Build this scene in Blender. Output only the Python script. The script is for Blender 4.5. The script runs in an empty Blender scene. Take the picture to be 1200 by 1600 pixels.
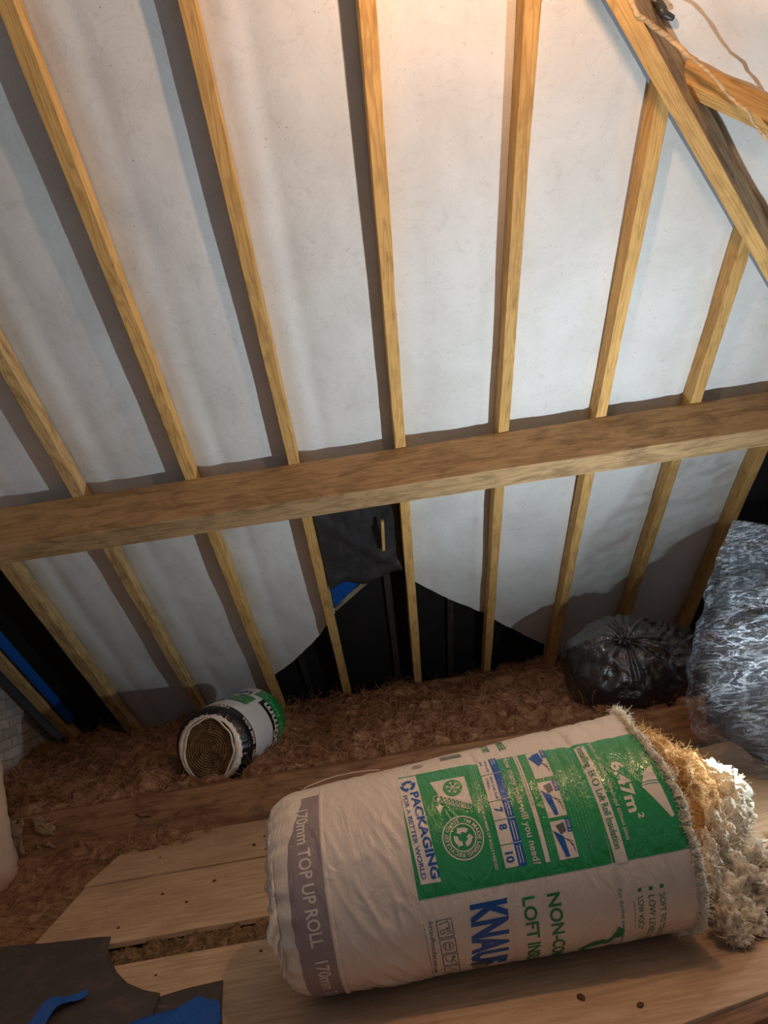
import bpy, bmesh, math, random
from mathutils import Vector, Matrix, noise

random.seed(7)
PI = math.pi
sc = bpy.context.scene
COL = sc.collection

# ------------------------------------------------------------------ camera
F = Vector((0.0411494501, 0.9925556617, 0.1146297568))
X = Vector((0.9873060417, -0.0227782982, -0.1571875606))
Y = Vector((0.1534063324, -0.1196428331, 0.9808935160))
cd = bpy.data.cameras.new('camera')
cam = bpy.data.objects.new('camera', cd); COL.objects.link(cam)
M = Matrix((X, Y, -F)).transposed().to_4x4(); M.translation = Vector((0, 0, 1.2))
cam.matrix_world = M
cd.sensor_fit = 'VERTICAL'; cd.sensor_height = 24.0; cd.sensor_width = 18.0
cd.lens = 1109 * 24 / 1600
cd.clip_start = 0.05; cd.clip_end = 100
sc.camera = cam

# ------------------------------------------------------------------ light
sc.view_settings.view_transform = 'Standard'
sc.view_settings.look = 'None'
sc.view_settings.exposure = 0.0
sc.view_settings.gamma = 1.0
sc.view_settings.use_curve_mapping = False
w = bpy.data.worlds.new('world'); sc.world = w; w.use_nodes = True
w.node_tree.nodes['Background'].inputs[0].default_value = (0.80, 0.88, 1.0, 1)
w.node_tree.nodes['Background'].inputs[1].default_value = 0.20

def lamp(name, loc, energy, color, radius):
    d = bpy.data.lights.new(name, 'POINT'); d.energy = energy; d.color = color
    d.shadow_soft_size = radius
    o = bpy.data.objects.new(name, d); o.location = loc; COL.objects.link(o)
    return o
lamp('loft_bulb_light', (0.75, 1.5, 2.95), 50, (1.0, 0.58, 0.32), 0.035)
# LED work light standing on the boards just outside the frame: a flat panel facing up and left, plus its side spill
TL = Vector((1.62, 2.80, 0.38))
ad = bpy.data.lights.new('work_light_panel', 'AREA'); ad.shape = 'DISK'; ad.size = 0.055; ad.energy = 44; ad.color = (0.80, 0.93, 1.0)
ao = bpy.data.objects.new('work_light_panel', ad); ao.location = TL; COL.objects.link(ao)
ao.rotation_euler = Vector((-0.38, 0.02, 0.92)).to_track_quat('-Z', 'Y').to_euler()
lamp('work_light_spill', TL - Vector((0, 0, 0.04)), 8.5, (0.80, 0.93, 1.0), 0.03)

# ------------------------------------------------------------------ helpers
TH = math.radians(35.653); TT = math.tan(TH); D = 5.15258; H = 1.2
CT, ST = math.cos(TH), math.sin(TH)
N = Vector((0, ST, CT)); SL = Vector((0, CT, -ST))
def rp(x, y, off=0.0):
    """point on the roof slope: rafter undersides are off=0, outwards positive"""
    return Vector((x, y, H - (y - D) * TT)) + N * off
N2 = Vector((ST, 0, CT)); HX = 4.009
def hp(x, y, off=0.0):
    return Vector((x, y, H - (x - HX) * TT)) + N2 * off

def fbm(p, o=4):
    return noise.fractal(Vector(p), 0.9, 2.1, o)
def nz(x, y=0.0, z=0.0):
    return noise.noise(Vector((x, y, z)))

def link(name, bm, mats, parent=None, smooth=True):
    me = bpy.data.meshes.new(name)
    bm.normal_update(); bm.to_mesh(me); bm.free()
    if not isinstance(mats, (list, tuple)): mats = [mats]
    for m in mats: me.materials.append(m)
    if smooth:
        for p in me.polygons: p.use_smooth = True
    o = bpy.data.objects.new(name, me); COL.objects.link(o)
    if parent: o.parent = parent
    return o
def tag(o, label=None, cat=None, group=None, kind=None):
    if label: o['label'] = label
    if cat: o['category'] = cat
    if group: o['group'] = group
    if kind: o['kind'] = kind
    return o
def empty(name, loc=(0, 0, 0)):
    o = bpy.data.objects.new(name, None); o.location = loc; o.empty_display_size = 0.1
    COL.objects.link(o); return o
def grid(bm, nu, nv, fn, mi=0, wrap=False, skip=None):
    vs = []
    for i in range(nu + 1):
        row = []
        for j in range(nv if wrap else nv + 1):
            row.append(bm.verts.new(fn(i / nu, j / nv)))
        vs.append(row)
    for i in range(nu):
        for j in range(nv):
            if skip and skip((i + .5) / nu, (j + .5) / nv): continue
            j2 = (j + 1) % nv if wrap else j + 1
            f = bm.faces.new((vs[i][j], vs[i + 1][j], vs[i + 1][j2], vs[i][j2])); f.material_index = mi
    return vs
def tube(bm, pts, r, n=6, cap=True, mi=0, rf=None):
    pts = [Vector(p) for p in pts]; rings = []
    up = Vector((0.13, 0.2, 0.97))
    for i, p in enumerate(pts):
        d = (pts[min(i + 1, len(pts) - 1)] - pts[max(i - 1, 0)])
        if d.length < 1e-9: d = Vector((1, 0, 0))
        d.normalize(); a = d.cross(up)
        if a.length < 1e-3: a = d.cross(Vector((1, 0, 0)))
        a.normalize(); b = d.cross(a)
        rr = rf(i / (len(pts) - 1)) * r if rf else r
        rings.append([bm.verts.new(p + (a * math.cos(2 * PI * k / n) + b * math.sin(2 * PI * k / n)) * rr) for k in range(n)])
    for i in range(len(rings) - 1):
        for k in range(n):
            f = bm.faces.new((rings[i][k], rings[i][(k + 1) % n], rings[i + 1][(k + 1) % n], rings[i + 1][k])); f.material_index = mi
    if cap and n > 2:
        bm.faces.new(rings[0][::-1]).material_index = mi; bm.faces.new(rings[-1]).material_index = mi
def smoothpts(pts, k=6):
    pts = [Vector(p) for p in pts]; out = []
    for i in range(len(pts) - 1):
        p0 = pts[max(i - 1, 0)]; p1 = pts[i]; p2 = pts[i + 1]; p3 = pts[min(i + 2, len(pts) - 1)]
        for j in range(k):
            t = j / k
            out.append(0.5 * ((2 * p1) + (p2 - p0) * t + (2 * p0 - 5 * p1 + 4 * p2 - p3) * t * t + (3 * p1 - p0 - 3 * p2 + p3) * t ** 3))
    out.append(pts[-1]); return out

def timber(name, mat, L, W, T, origin, ax, ay, az, parent=None, wob=0.0015, bev=0.003, seed=0, endfn=None):
    """sawn timber: L along ax (from origin), W along ay (centred), T along az (0..T)"""
    bm = bmesh.new(); n = max(2, int(L / 0.06))
    prof = []
    b = bev
    w2 = W / 2
    for (y, z) in ((-w2 + b, 0), (w2 - b, 0), (w2, b), (w2, T - b), (w2 - b, T), (-w2 + b, T), (-w2, T - b), (-w2, b)):
        prof.append((y, z))
    rings = []
    for i in range(n + 1):
        x = L * i / n
        ring = []
        for k, (y, z) in enumerate(prof):
            dy = wob * nz(x * 2.1, seed * 3.1, k * 0.6) * 1.5 + wob * 0.5 * nz(x * 14, seed, k)
            dz = wob * nz(x * 1.7 + 9, seed * 2.3, k * 0.6) * 1.5
            xx = x
            if endfn: xx = endfn(x, y, z)
            ring.append(bm.verts.new((xx, y + dy, z + dz)))
        rings.append(ring)
    for i in range(n):
        for k in range(8):
            bm.faces.new((rings[i][k], rings[i + 1][k], rings[i + 1][(k + 1) % 8], rings[i][(k + 1) % 8]))
    bm.faces.new(rings[0]); bm.faces.new(rings[-1][::-1])
    bmesh.ops.recalc_face_normals(bm, faces=bm.faces[:])
    o = link(name, bm, mat, parent, smooth=False)
    R = Matrix((Vector(ax).normalized(), Vector(ay).normalized(), Vector(az).normalized())).transposed().to_4x4()
    R.translation = Vector(origin)
    o.matrix_world = R
    return o

# ------------------------------------------------------------------ materials
def srgb(r, g, b):
    f = lambda c: (c / 255 / 12.92) if c / 255 <= 0.04045 else ((c / 255 + 0.055) / 1.055) ** 2.4
    return (f(r), f(g), f(b), 1)
class NT:
    def __init__(s, name):
        s.m = bpy.data.materials.new(name); s.m.use_nodes = True; s.t = s.m.node_tree
        s.b = s.t.nodes['Principled BSDF']; s.o = s.t.nodes['Material Output']
        s.tc = s.t.nodes.new('ShaderNodeTexCoord')
    def n(s, typ, **k):
        o = s.t.nodes.new(typ)
        for a, v in k.items(): setattr(o, a, v)
        return o
    def l(s, a, b): s.t.links.new(a, b)
    def mapping(s, scale=(1, 1, 1), out='Object'):
        m = s.n('ShaderNodeMapping'); m.inputs['Scale'].default_value = scale
        s.l(s.tc.outputs[out], m.inputs['Vector']); return m.outputs[0]
    def noise(s, vec, scale=5, detail=4, rough=0.5, dist=0.0):
        o = s.n('ShaderNodeTexNoise'); o.inputs['Scale'].default_value = scale
        o.inputs['Detail'].default_value = detail; o.inputs['Roughness'].default_value = rough
        o.inputs['Distortion'].default_value = dist
        s.l(vec, o.inputs['Vector']); return o.outputs[0]
    def ramp(s, fac, stops):
        r = s.n('ShaderNodeValToRGB'); e = r.color_ramp.elements
        while len(e) < len(stops): e.new(0.5)
        for q, (p, c) in zip(e, stops): q.position = p; q.color = c
        s.l(fac, r.inputs[0]); return r.outputs[0]
    def mix(s, fac, a, b, typ='MIX'):
        o = s.n('ShaderNodeMix', data_type='RGBA', blend_type=typ)
        for i, v in ((0, fac), (6, a), (7, b)):
            if hasattr(v, 'links'): s.l(v, o.inputs[i])
            else: o.inputs[i].default_value = v
        return o.outputs[2]
    def bump(s, h, strength=0.3, dist=0.01, prev=None):
        o = s.n('ShaderNodeBump'); o.inputs['Strength'].default_value = strength
        o.inputs['Distance'].default_value = dist; s.l(h, o.inputs['Height'])
        if prev: s.l(prev, o.inputs['Normal'])
        return o.outputs[0]
    def set(s, **k):
        for a, v in k.items():
            i = s.b.inputs[a.replace('_', ' ')]
            if hasattr(v, 'links'): s.l(v, i)
            else: i.default_value = v
G = lambda v: (v, v, v, 1)

def m_wood(name, light, mid, dark, dirt=0.35, ring=1.0, rough=0.72):
    t = NT(name)
    oi = t.n('ShaderNodeObjectInfo')
    add = t.n('ShaderNodeVectorMath', operation='ADD')
    mul = t.n('ShaderNodeVectorMath', operation='SCALE'); mul.inputs[3].default_value = 23.0
    comb = t.n('ShaderNodeCombineXYZ'); t.l(oi.outputs['Random'], comb.inputs[0]); t.l(oi.outputs['Random'], comb.inputs[1])
    t.l(comb.outputs[0], mul.inputs[0]); t.l(t.tc.outputs['Object'], add.inputs[0]); t.l(mul.outputs[0], add.inputs[1])
    def mp(sx):
        m = t.n('ShaderNodeMapping'); m.inputs['Scale'].default_value = sx; t.l(add.outputs[0], m.inputs['Vector']); return m.outputs[0]
    big = t.noise(mp((0.45, 6, 6)), 2.2, 2, 0.5, 0.25)
    mm = t.n('ShaderNodeMath', operation='MULTIPLY'); mm.inputs[1].default_value = 70 * ring; t.l(big, mm.inputs[0])
    sn = t.n('ShaderNodeMath', operation='SINE'); t.l(mm.outputs[0], sn.inputs[0])
    rg = t.ramp(sn.outputs[0], [(0.0, G(0)), (0.55, G(0.25)), (0.95, G(1))])
    fine = t.noise(mp((3, 90, 90)), 2.5, 3, 0.6)
    sawn = t.noise(mp((70, 6, 6)), 1.6, 2, 0.5)
    base = t.mix(t.ramp(fine, [(0.3, G(0)), (0.7, G(1))]), mid, light)
    base = t.mix(t.mix(0.58, rg, G(0), 'MIX'), base, dark)
    st = t.noise(mp((1.6, 4, 4)), 3.0, 5, 0.65, 0.6)
    stf = t.ramp(st, [(0.46, G(0)), (0.66, G(dirt))])
    base = t.mix(stf, base, (dark[0] * 0.42, dark[1] * 0.38, dark[2] * 0.36, 1))
    rv = t.n('ShaderNodeMapRange'); rv.inputs[3].default_value = 0.85; rv.inputs[4].default_value = 1.1
    t.l(oi.outputs['Random'], rv.inputs[0])
    cc = t.n('ShaderNodeCombineColor')
    for i in range(3): t.l(rv.outputs[0], cc.inputs[i])
    base = t.mix(1.0, base, cc.outputs[0], 'MULTIPLY')
    b = t.bump(fine, 0.25, 0.002); b = t.bump(sawn, 0.25, 0.002, b); b = t.bump(sn.outputs[0], 0.1, 0.002, b)
    t.set(Base_Color=base, Roughness=rough, Normal=b); t.b.inputs['Specular IOR Level'].default_value = 0.25
    return t.m
M_raf = m_wood('rafter_pine', srgb(226, 184, 118), srgb(212, 166, 98), srgb(160, 114, 60), 0.3)
M_rafold = m_wood('rafter_pine_worn', srgb(212, 180, 128), srgb(188, 152, 100), srgb(134, 100, 60), 0.5)
M_pur = m_wood('purlin_timber', srgb(192, 160, 118), srgb(168, 136, 96), srgb(130, 102, 68), 0.5, 0.6)
M_hipold = m_wood('hip_old_timber', srgb(190, 162, 126), srgb(164, 136, 102), srgb(104, 82, 60), 0.6, 0.7)
M_joist = m_wood('joist_timber', srgb(160, 120, 88), srgb(136, 98, 68), srgb(100, 68, 46), 0.5, 0.5)
M_dark = m_wood('dark_batten', srgb(74, 70, 66), srgb(58, 54, 50), srgb(38, 36, 34), 0.5)
M_grey = m_wood('weathered_batten', srgb(160, 152, 132), srgb(140, 130, 110), srgb(92, 84, 70), 0.5)

def m_board():
    t = NT('floorboard_chipboard')
    v = t.mapping()
    g1 = t.noise(t.mapping((2, 22, 22)), 2.2, 5, 0.6, 0.3)
    blot = t.noise(v, 2.6, 5, 0.62, 0.3)
    base = t.ramp(g1, [(0.3, srgb(176, 144, 114)), (0.52, srgb(198, 166, 134)), (0.72, srgb(210, 180, 148))])
    base = t.mix(t.ramp(blot, [(0.45, G(0)), (0.7, G(0.45))]), base, srgb(142, 112, 86))
    sp = t.noise(v, 70, 3, 0.6)
    base = t.mix(t.ramp(sp, [(0.66, G(0)), (0.72, G(0.5))]), base, srgb(92, 66, 44))
    b = t.bump(g1, 0.12, 0.002); b = t.bump(sp, 0.2, 0.001, b)
    t.set(Base_Color=base, Roughness=0.75, Normal=b); t.b.inputs['Specular IOR Level'].default_value = 0.2
    return t.m
M_board = m_board()

def m_membrane():
    t = NT('white_roof_membrane')
    v = t.mapping()
    bl = t.noise(v, 2.0, 6, 0.62, 0.4)
    base = t.ramp(bl, [(0.3, srgb(214, 214, 212)), (0.55, srgb(226, 227, 226)), (0.75, srgb(232, 233, 234))])
    sm = t.noise(t.mapping((1, 1, 1)), 11, 5, 0.7, 0.5)
    base = t.mix(t.ramp(sm, [(0.58, G(0)), (0.74, G(0.30))]), base, srgb(176, 170, 162))
    sp = t.noise(v, 60, 2, 0.5)
    base = t.mix(t.ramp(sp, [(0.72, G(0)), (0.76, G(0.5))]), base, srgb(120, 112, 100))
    # faint scuffs
    vein = t.noise(t.mapping((1, 1.4, 1.4)), 5, 3, 0.5, 2.2)
    base = t.mix(t.ramp(vein, [(0.485, G(0)), (0.5, G(0.14)), (0.515, G(0))]), base, srgb(150, 146, 140))
    f1 = t.noise(v, 260, 2, 0.5)
    wr = t.noise(v, 7, 4, 0.55, 0.8)
    b = t.bump(f1, 0.22, 0.0012); b = t.bump(wr, 0.32, 0.012, b)
    t.set(Base_Color=base, Roughness=0.62, Normal=b); t.b.inputs['Specular IOR Level'].default_value = 0.3
    return t.m
M_mem = m_membrane()

def m_black(name, col, rough, bumps=0.5):
    t = NT(name)
    v = t.mapping()
    n1 = t.noise(v, 5, 5, 0.6, 0.5); n2 = t.noise(v, 90, 2, 0.5)
    base = t.mix(t.ramp(n1, [(0.45, G(0)), (0.7, G(0.5))]), col, (col[0] * 1.9, col[1] * 1.85, col[2] * 1.8, 1))
    b = t.bump(n1, bumps, 0.02); b = t.bump(n2, 0.15, 0.001, b)
    t.set(Base_Color=base, Roughness=rough, Normal=b)
    return t.m
M_felt = m_black('black_bitumen_felt', (0.008, 0.008, 0.009, 1), 0.75)
M_felt2 = m_black('black_felt_patch', (0.034, 0.035, 0.038, 1), 0.38, 0.9)

def m_wool(name, c1, c2, c3, sc_=1.0):
    t = NT(name)
    v = t.mapping()
    n1 = t.noise(v, 9 * sc_, 6, 0.65, 1.6); n2 = t.noise(v, 60 * sc_, 4, 0.6, 2.5)
    base = t.ramp(n1, [(0.28, c1), (0.5, c2), (0.72, c3)])
    base = t.mix(t.ramp(n2, [(0.36, G(0.4)), (0.56, G(0))]), base, c1)
    b = t.bump(n2, 0.9, 0.006); b = t.bump(n1, 0.6, 0.03, b)
    t.set(Base_Color=base, Roughness=1.0, Normal=b); t.b.inputs['Specular IOR Level'].default_value = 0.05
    return t.m
M_wool = m_wool('brown_glass_wool', srgb(92, 64, 48), srgb(158, 118, 90), srgb(200, 162, 126))
M_woolfib = m_wool('brown_wool_fibre', srgb(150, 108, 78), srgb(194, 150, 112), srgb(228, 190, 150), 0.3)
M_pale = m_wool('lit_pale_wool', srgb(214, 194, 160), srgb(238, 226, 202), srgb(248, 242, 228), 1.2)  # wool's brightness under the work light partly put into this colour
M_palefib = m_wool('lit_pale_wool_fibre', srgb(230, 212, 180), srgb(244, 234, 212), srgb(250, 246, 234), 0.4)  # same lit tone carried over to the fibres
M_tan = m_wool('tan_wool', srgb(140, 96, 54), srgb(190, 144, 92), srgb(222, 184, 130), 1.0)
M_tanfib = m_wool('tan_wool_fibre', srgb(160, 112, 64), srgb(206, 160, 102), srgb(232, 196, 140), 0.4)
M_core = m_wool('rolled_wool_core', srgb(84, 62, 40), srgb(134, 104, 72), srgb(166, 134, 98), 1.5)
M_gapwool = m_wool('loose_gap_wool', srgb(92, 70, 48), srgb(146, 116, 84), srgb(186, 156, 120), 1.6)

def m_plastic(name, col, rough=0.32, fine=0.3, folds=0.5, stretch=(2.2, 1, 1), coat=0.0):
    t = NT(name)
    f1 = t.noise(t.mapping(stretch), 7, 5, 0.62, 1.1); f2 = t.noise(t.mapping((1, 1, 1)), 38, 4, 0.6, 1.0)
    d = t.noise(t.mapping(), 3, 4, 0.6)
    base = t.mix(t.ramp(d, [(0.4, G(0)), (0.75, G(0.22))]), col, (col[0] * .72, col[1] * .68, col[2] * .64, 1))
    b = t.bump(f1, folds, 0.02); b = t.bump(f2, fine, 0.004, b)
    t.set(Base_Color=base, Roughness=rough, Normal=b, Coat_Weight=coat, Coat_Roughness=0.10)
    if coat: t.l(b, t.b.inputs['Coat Normal'])
    return t.m
M_wrap = m_plastic('white_polythene_wrapper', srgb(226, 212, 196), 0.36, 0.22, 0.55)
M_green = m_plastic('green_print', srgb(14, 146, 70), 0.30, 0.22, 0.65, coat=0.8)
M_whitepr = m_plastic('white_print', srgb(230, 216, 200), 0.3, 0.2, 0.5)
M_blue = m_plastic('blue_print', srgb(24, 88, 164), 0.3, 0.2, 0.5)
M_greentxt = m_plastic('green_lettering', srgb(34, 132, 74), 0.35, 0.2, 0.5)
M_palegreen = m_plastic('pale_green_print', srgb(116, 192, 134), 0.3, 0.2, 0.5)
M_band = m_plastic('mauve_grey_band', srgb(150, 134, 134), 0.38, 0.25, 0.6)
M_bandtxt = m_plastic('band_lettering', srgb(220, 206, 194), 0.36, 0.2, 0.5)
M_inkgrey = m_plastic('grey_ink', srgb(92, 92, 96), 0.4, 0.1, 0.3)
M_wrap2 = m_plastic('small_roll_white_wrapper', srgb(224, 224, 224), 0.34, 0.25, 0.4)
M_blackpr = m_plastic('black_print', srgb(22, 22, 24), 0.28, 0.35, 0.6)
M_bluetape = m_plastic('blue_membrane', srgb(10, 84, 170), 0.45, 0.2, 0.4)

def m_bag():
    t = NT('black_bin_liner')
    f1 = t.noise(t.mapping((1, 1, 1)), 5, 5, 0.6, 1.4); f2 = t.noise(t.mapping((1, 1, 2.2)), 20, 4, 0.6, 1.5)
    b = t.bump(f1, 0.5, 0.03); b = t.bump(f2, 0.35, 0.006, b)
    t.set(Base_Color=(0.014, 0.015, 0.018, 1), Roughness=0.30, Normal=b, Coat_Weight=0.7, Coat_Roughness=0.14)
    t.l(b, t.b.inputs['Coat Normal'])
    t.b.inputs['Specular IOR Level'].default_value = 0.7
    return t.m
M_bag = m_bag()
def m_film():
    t = NT('crumpled_clear_film')
    f1 = t.noise(t.mapping((1.0, 1.0, 3.2)), 4.0, 5, 0.55, 1.4)
    f2 = t.noise(t.mapping((0.7, 0.7, 2.6)), 7, 4, 0.55, 1.4)
    f3 = t.noise(t.mapping((1, 1, 1)), 3.6, 4, 0.6, 0.8)
    f4 = t.noise(t.mapping((1, 1, 1.8)), 16, 3, 0.5, 2.0)
    b = t.bump(f1, 0.8, 0.05); b = t.bump(f2, 0.55, 0.012, b)
    glint_streak = t.ramp(f2, [(0.46, G(0.0)), (0.50, G(0.60)), (0.55, G(0.0))])
    fine = t.ramp(f4, [(0.48, G(0.0)), (0.50, G(0.4)), (0.52, G(0.0))])
    mask = t.ramp(f3, [(0.42, G(0.06)), (0.68, G(0.9))])
    al = t.mix(1.0, t.mix(1.0, glint_streak, fine, 'ADD'), mask, 'MULTIPLY')  # reflections on the crumpled film painted as whitish streaks of opacity
    al = t.mix(1.0, al, G(0.05), 'ADD')
    t.set(Base_Color=(0.42, 0.47, 0.54, 1), Roughness=0.16, Normal=b, Alpha=al)
    t.b.inputs['Specular IOR Level'].default_value = 0.9
    return t.m
M_film = m_film()
def m_contents():
    t = NT('dark_bag_contents')
    n1 = t.noise(t.mapping(), 6, 5, 0.6, 1.0)
    base = t.ramp(n1, [(0.35, (0.016, 0.017, 0.02, 1)), (0.6, (0.05, 0.053, 0.06, 1)), (0.74, (0.10, 0.07, 0.05, 1))])
    t.set(Base_Color=base, Roughness=0.38, Normal=t.bump(n1, 0.7, 0.03)); return t.m
M_contents = m_contents()
def m_brick():
    t = NT('painted_gable_brick')
    mp = t.n('ShaderNodeMapping'); mp.inputs['Rotation'].default_value = (0, 0, 0)
    sx = t.n('ShaderNodeSeparateXYZ'); t.l(t.tc.outputs['Object'], sx.inputs[0])
    cb = t.n('ShaderNodeCombineXYZ'); t.l(sx.outputs[1], cb.inputs[0]); t.l(sx.outputs[2], cb.inputs[1])
    wob = t.noise(t.mapping(), 6, 3, 0.5)
    va = t.n('ShaderNodeVectorMath', operation='MULTIPLY_ADD'); va.inputs[1].default_value = (0.05, 0.05, 0.05)
    t.l(wob, va.inputs[0]); t.l(cb.outputs[0], va.inputs[2])
    br = t.n('ShaderNodeTexBrick'); br.inputs['Scale'].default_value = 1.0
    br.inputs['Brick Width'].default_value = 0.22; br.inputs['Row Height'].default_value = 0.075
    br.inputs['Mortar Size'].default_value = 0.007; br.inputs['Mortar Smooth'].default_value = 0.6
    br.inputs['Color1'].default_value = srgb(206, 198, 190); br.inputs['Color2'].default_value = srgb(186, 178, 170)
    br.inputs['Mortar'].default_value = srgb(152, 144, 136)
    t.l(va.outputs[0], br.inputs['Vector'])
    n1 = t.noise(t.mapping(), 9, 6, 0.65, 0.5)
    base = t.mix(t.ramp(n1, [(0.45, G(0)), (0.7, G(0.5))]), br.outputs[0], srgb(140, 122, 106))
    b = t.bump(br.outputs[1], -0.6, 0.008); b = t.bump(n1, 0.6, 0.012, b)
    t.set(Base_Color=base, Roughness=0.9, Normal=b); return t.m
M_brick = m_brick()
def m_plain(name, col, rough=0.8, bs=0.3, scale=20):
    t = NT(name); n1 = t.noise(t.mapping(), scale, 5, 0.6, 0.3)
    base = t.mix(t.ramp(n1, [(0.4, G(0)), (0.7, G(0.5))]), col, (col[0] * .6, col[1] * .6, col[2] * .6, 1))
    t.set(Base_Color=base, Roughness=rough, Normal=t.bump(n1, bs, 0.01)); return t.m
M_plaster = m_plain('flaking_plaster', srgb(206, 176, 152), 0.9, 0.8, 7)
M_sub = m_plain('loft_ceiling_backing', srgb(70, 52, 40), 0.95)
M_cable = m_plain('grey_cable', srgb(84, 82, 80), 0.5, 0.05)
M_crumb = m_plain('debris', srgb(96, 66, 44), 0.9)
def m_sheet():
    t = NT('scuffed_dark_sheet')
    n1 = t.noise(t.mapping(), 7, 6, 0.7, 0.8); n2 = t.noise(t.mapping((1, 3, 1)), 22, 4, 0.6, 1.0)
    base = t.mix(t.ramp(n1, [(0.5, G(0)), (0.75, G(0.5))]), srgb(66, 58, 54), srgb(112, 94, 80))
    base = t.mix(t.ramp(n2, [(0.64, G(0)), (0.7, G(0.45))]), base, srgb(140, 124, 110))
    t.set(Base_Color=base, Roughness=0.6, Normal=t.bump(n1, 0.3, 0.008)); return t.m
M_sheet = m_sheet()

# ================================================================== SETTING
# --- white breather membrane laid over the rafters of the main slope
RX = [-2.66, -2.151, -1.527, -0.882, -0.294, 0.310, 0.915, 1.505, 2.075, 2.645]
def mem_off(x, y):
    xs = [-3.3] + RX + [3.2, 3.8, 4.4]
    o = 0.112
    for a, b in zip(xs, xs[1:]):
        if a <= x <= b:
            t = (x - a) / (b - a)
            o = 0.112 - 0.020 * math.sin(PI * t) ** 0.7
            # taut ridges running beside the timbers
            k = 0.5 + 0.5 * nz(a * 7, y * 0.5)
            o -= 0.018 * k * math.exp(-((t - 0.16 - 0.015 * nz(y * 1.3, a * 3)) / 0.095) ** 2) * (1 if a < 0 else 0.45)
            o += 0.010 * k * math.exp(-((t - 0.30) / 0.07) ** 2) * (1 if a < 0 else 0.3)
            o -= 0.014 * k * math.exp(-((t - 0.86 - 0.02 * nz(y * 1.1, a * 5)) / 0.05) ** 2) * (0.3 if a < 0 else 1)
            break
    o += 0.010 * fbm((x * 1.1, y * 1.0, 3.0), 3) + 0.004 * fbm((x * 5, y * 3, 1.0), 3)
    if y > 4.3: o += 0.012 * fbm((x * 3 + 5, y * 2.2, 8.0), 3)
    return o
KN = [(-3.4, 4.25), (-2.181, 4.25), (-2.18, 7.3), (-0.872, 7.3), (-0.871, 5.98), (-0.795, 5.915), (-0.70, 5.85), (-0.584, 5.737), (-0.50, 5.66), (-0.398, 5.556), (-0.305, 5.44),
      (-0.262, 5.38), (-0.261, 4.36), (0.327, 4.36), (0.328, 5.158), (0.607, 5.40), (0.887, 5.636), (1.138, 5.881), (1.451, 6.157), (1.472, 6.47), (1.473, 7.3), (2.66, 7.3), (2.661, 4.25), (4.6, 4.25)]
def ymax(x):
    for (a, ya), (b, yb) in zip(KN, KN[1:]):
        if a <= x <= b: return ya + (yb - ya) * (x - a) / max(b - a, 1e-9)
    return 7.3
xs = set(round(-3.35 + 0.0165 * i, 5) for i in range(int(7.9 / 0.0165)))
for a, b in KN:
    xs.add(a)
xs = sorted(x for x in xs if -3.4 <= x <= 4.6)
bm = bmesh.new(); NV = 150
cols = []
for x in xs:
    y0 = max(0.2, x + 1.143); y1 = ymax(x)
    c = []
    for j in range(NV + 1):
        ym = max(4.20, y0)
        if j <= 100: y = y0 + (ym - y0) * j / 100
        else: y = ym + (y1 - ym) * (j - 100) / (NV - 100)
        t = j / NV
        edge = (0.006 * nz(x * 30, 4) if t > 0.999 and y1 < 7 else 0)
        c.append(bm.verts.new(rp(x, y + edge, mem_off(x, y))))
    cols.append(c)
for a, b in zip(cols, cols[1:]):
    for j in range(NV): bm.faces.new((a[j], b[j], b[j + 1], a[j + 1]))
o = link('ceiling', bm, M_mem); tag(o, 'white roof membrane stretched over the back of the main slope rafters', None, kind='structure')

# --- membrane of the hip end slope
def hip_off(x, y):
    o = 0.112 + 0.034 * fbm((x * 2.6, y * 2.6, 2.0), 4) + 0.004 * fbm((x * 9, y * 9, 5.0), 3)
    for yy in (3.15, 2.51, 1.95): o -= 0.02 * math.exp(-((y - yy - 0.14 + 0.05 * nz(x * 2, yy)) / 0.035) ** 2)
    return o
bm = bmesh.new()
def hf(u, v):
    x = -0.95 + 5.4 * u; y1 = x + 1.143; y0 = -1.5
    y = y1 + (y0 - y1) * v
    return hp(x, y, hip_off(x, y))
grid(bm, 170, 110, hf)
o = link('ceiling', bm, M_mem); tag(o, 'crumpled white membrane of the hip end slope at upper right', None, kind='structure')

# --- black underfelt behind the main slope
bm = bmesh.new()
grid(bm, 130, 60, lambda u, v: rp(-3.4 + 8 * u, 4.15 + 3.2 * v, 0.165 + 0.012 * fbm((u * 22, v * 9, 1.0), 4)))
o = link('roofing_felt', bm, M_felt); tag(o, 'old black bitumen roofing felt showing where the white membrane is cut away', 'roofing felt')

# --- gable wall and plaster pier
bm = bmesh.new()
def wallf(u, v):
    y = 1.2 + 6.2 * u; zt = H - (y - D) * TT + 0.12 / CT
    z = -0.12 + (zt + 0.12) * v
    return Vector((-2.88 + 0.018 * fbm((y * 3, z * 4, 2.0), 4), y, z))
grid(bm, 120, 80, wallf)
o = link('wall_left', bm, M_brick); tag(o, 'painted white brick gable wall', None, kind='structure')
bm = bmesh.new()
def pier(u, v):
    # rounded corner profile running from the gable round the pier end
    pr = [(-2.86, 4.43), (-2.32, 4.42), (-2.22, 4.36), (-2.185, 4.26), (-2.19, 3.6), (-2.2, 3.0)]
    t = u * (len(pr) - 1); i = min(int(t), len(pr) - 2); f = t - i
    x = pr[i][0] * (1 - f) + pr[i + 1][0] * f; y = pr[i][1] * (1 - f) + pr[i + 1][1] * f
    z = -0.12 + 2.0 * v
    d = 0.02 * fbm((x * 4, y * 4, z * 4), 4)
    return Vector((x + d - 0.035 - 0.085 * max(z, 0), y + d * 0.4, z))
grid(bm, 60, 60, pier)
o = link('plaster_pier', bm, M_plaster)
md = o.modifiers.new('s', 'SOLIDIFY'); md.thickness = 0.03; md.offset = -1
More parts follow.
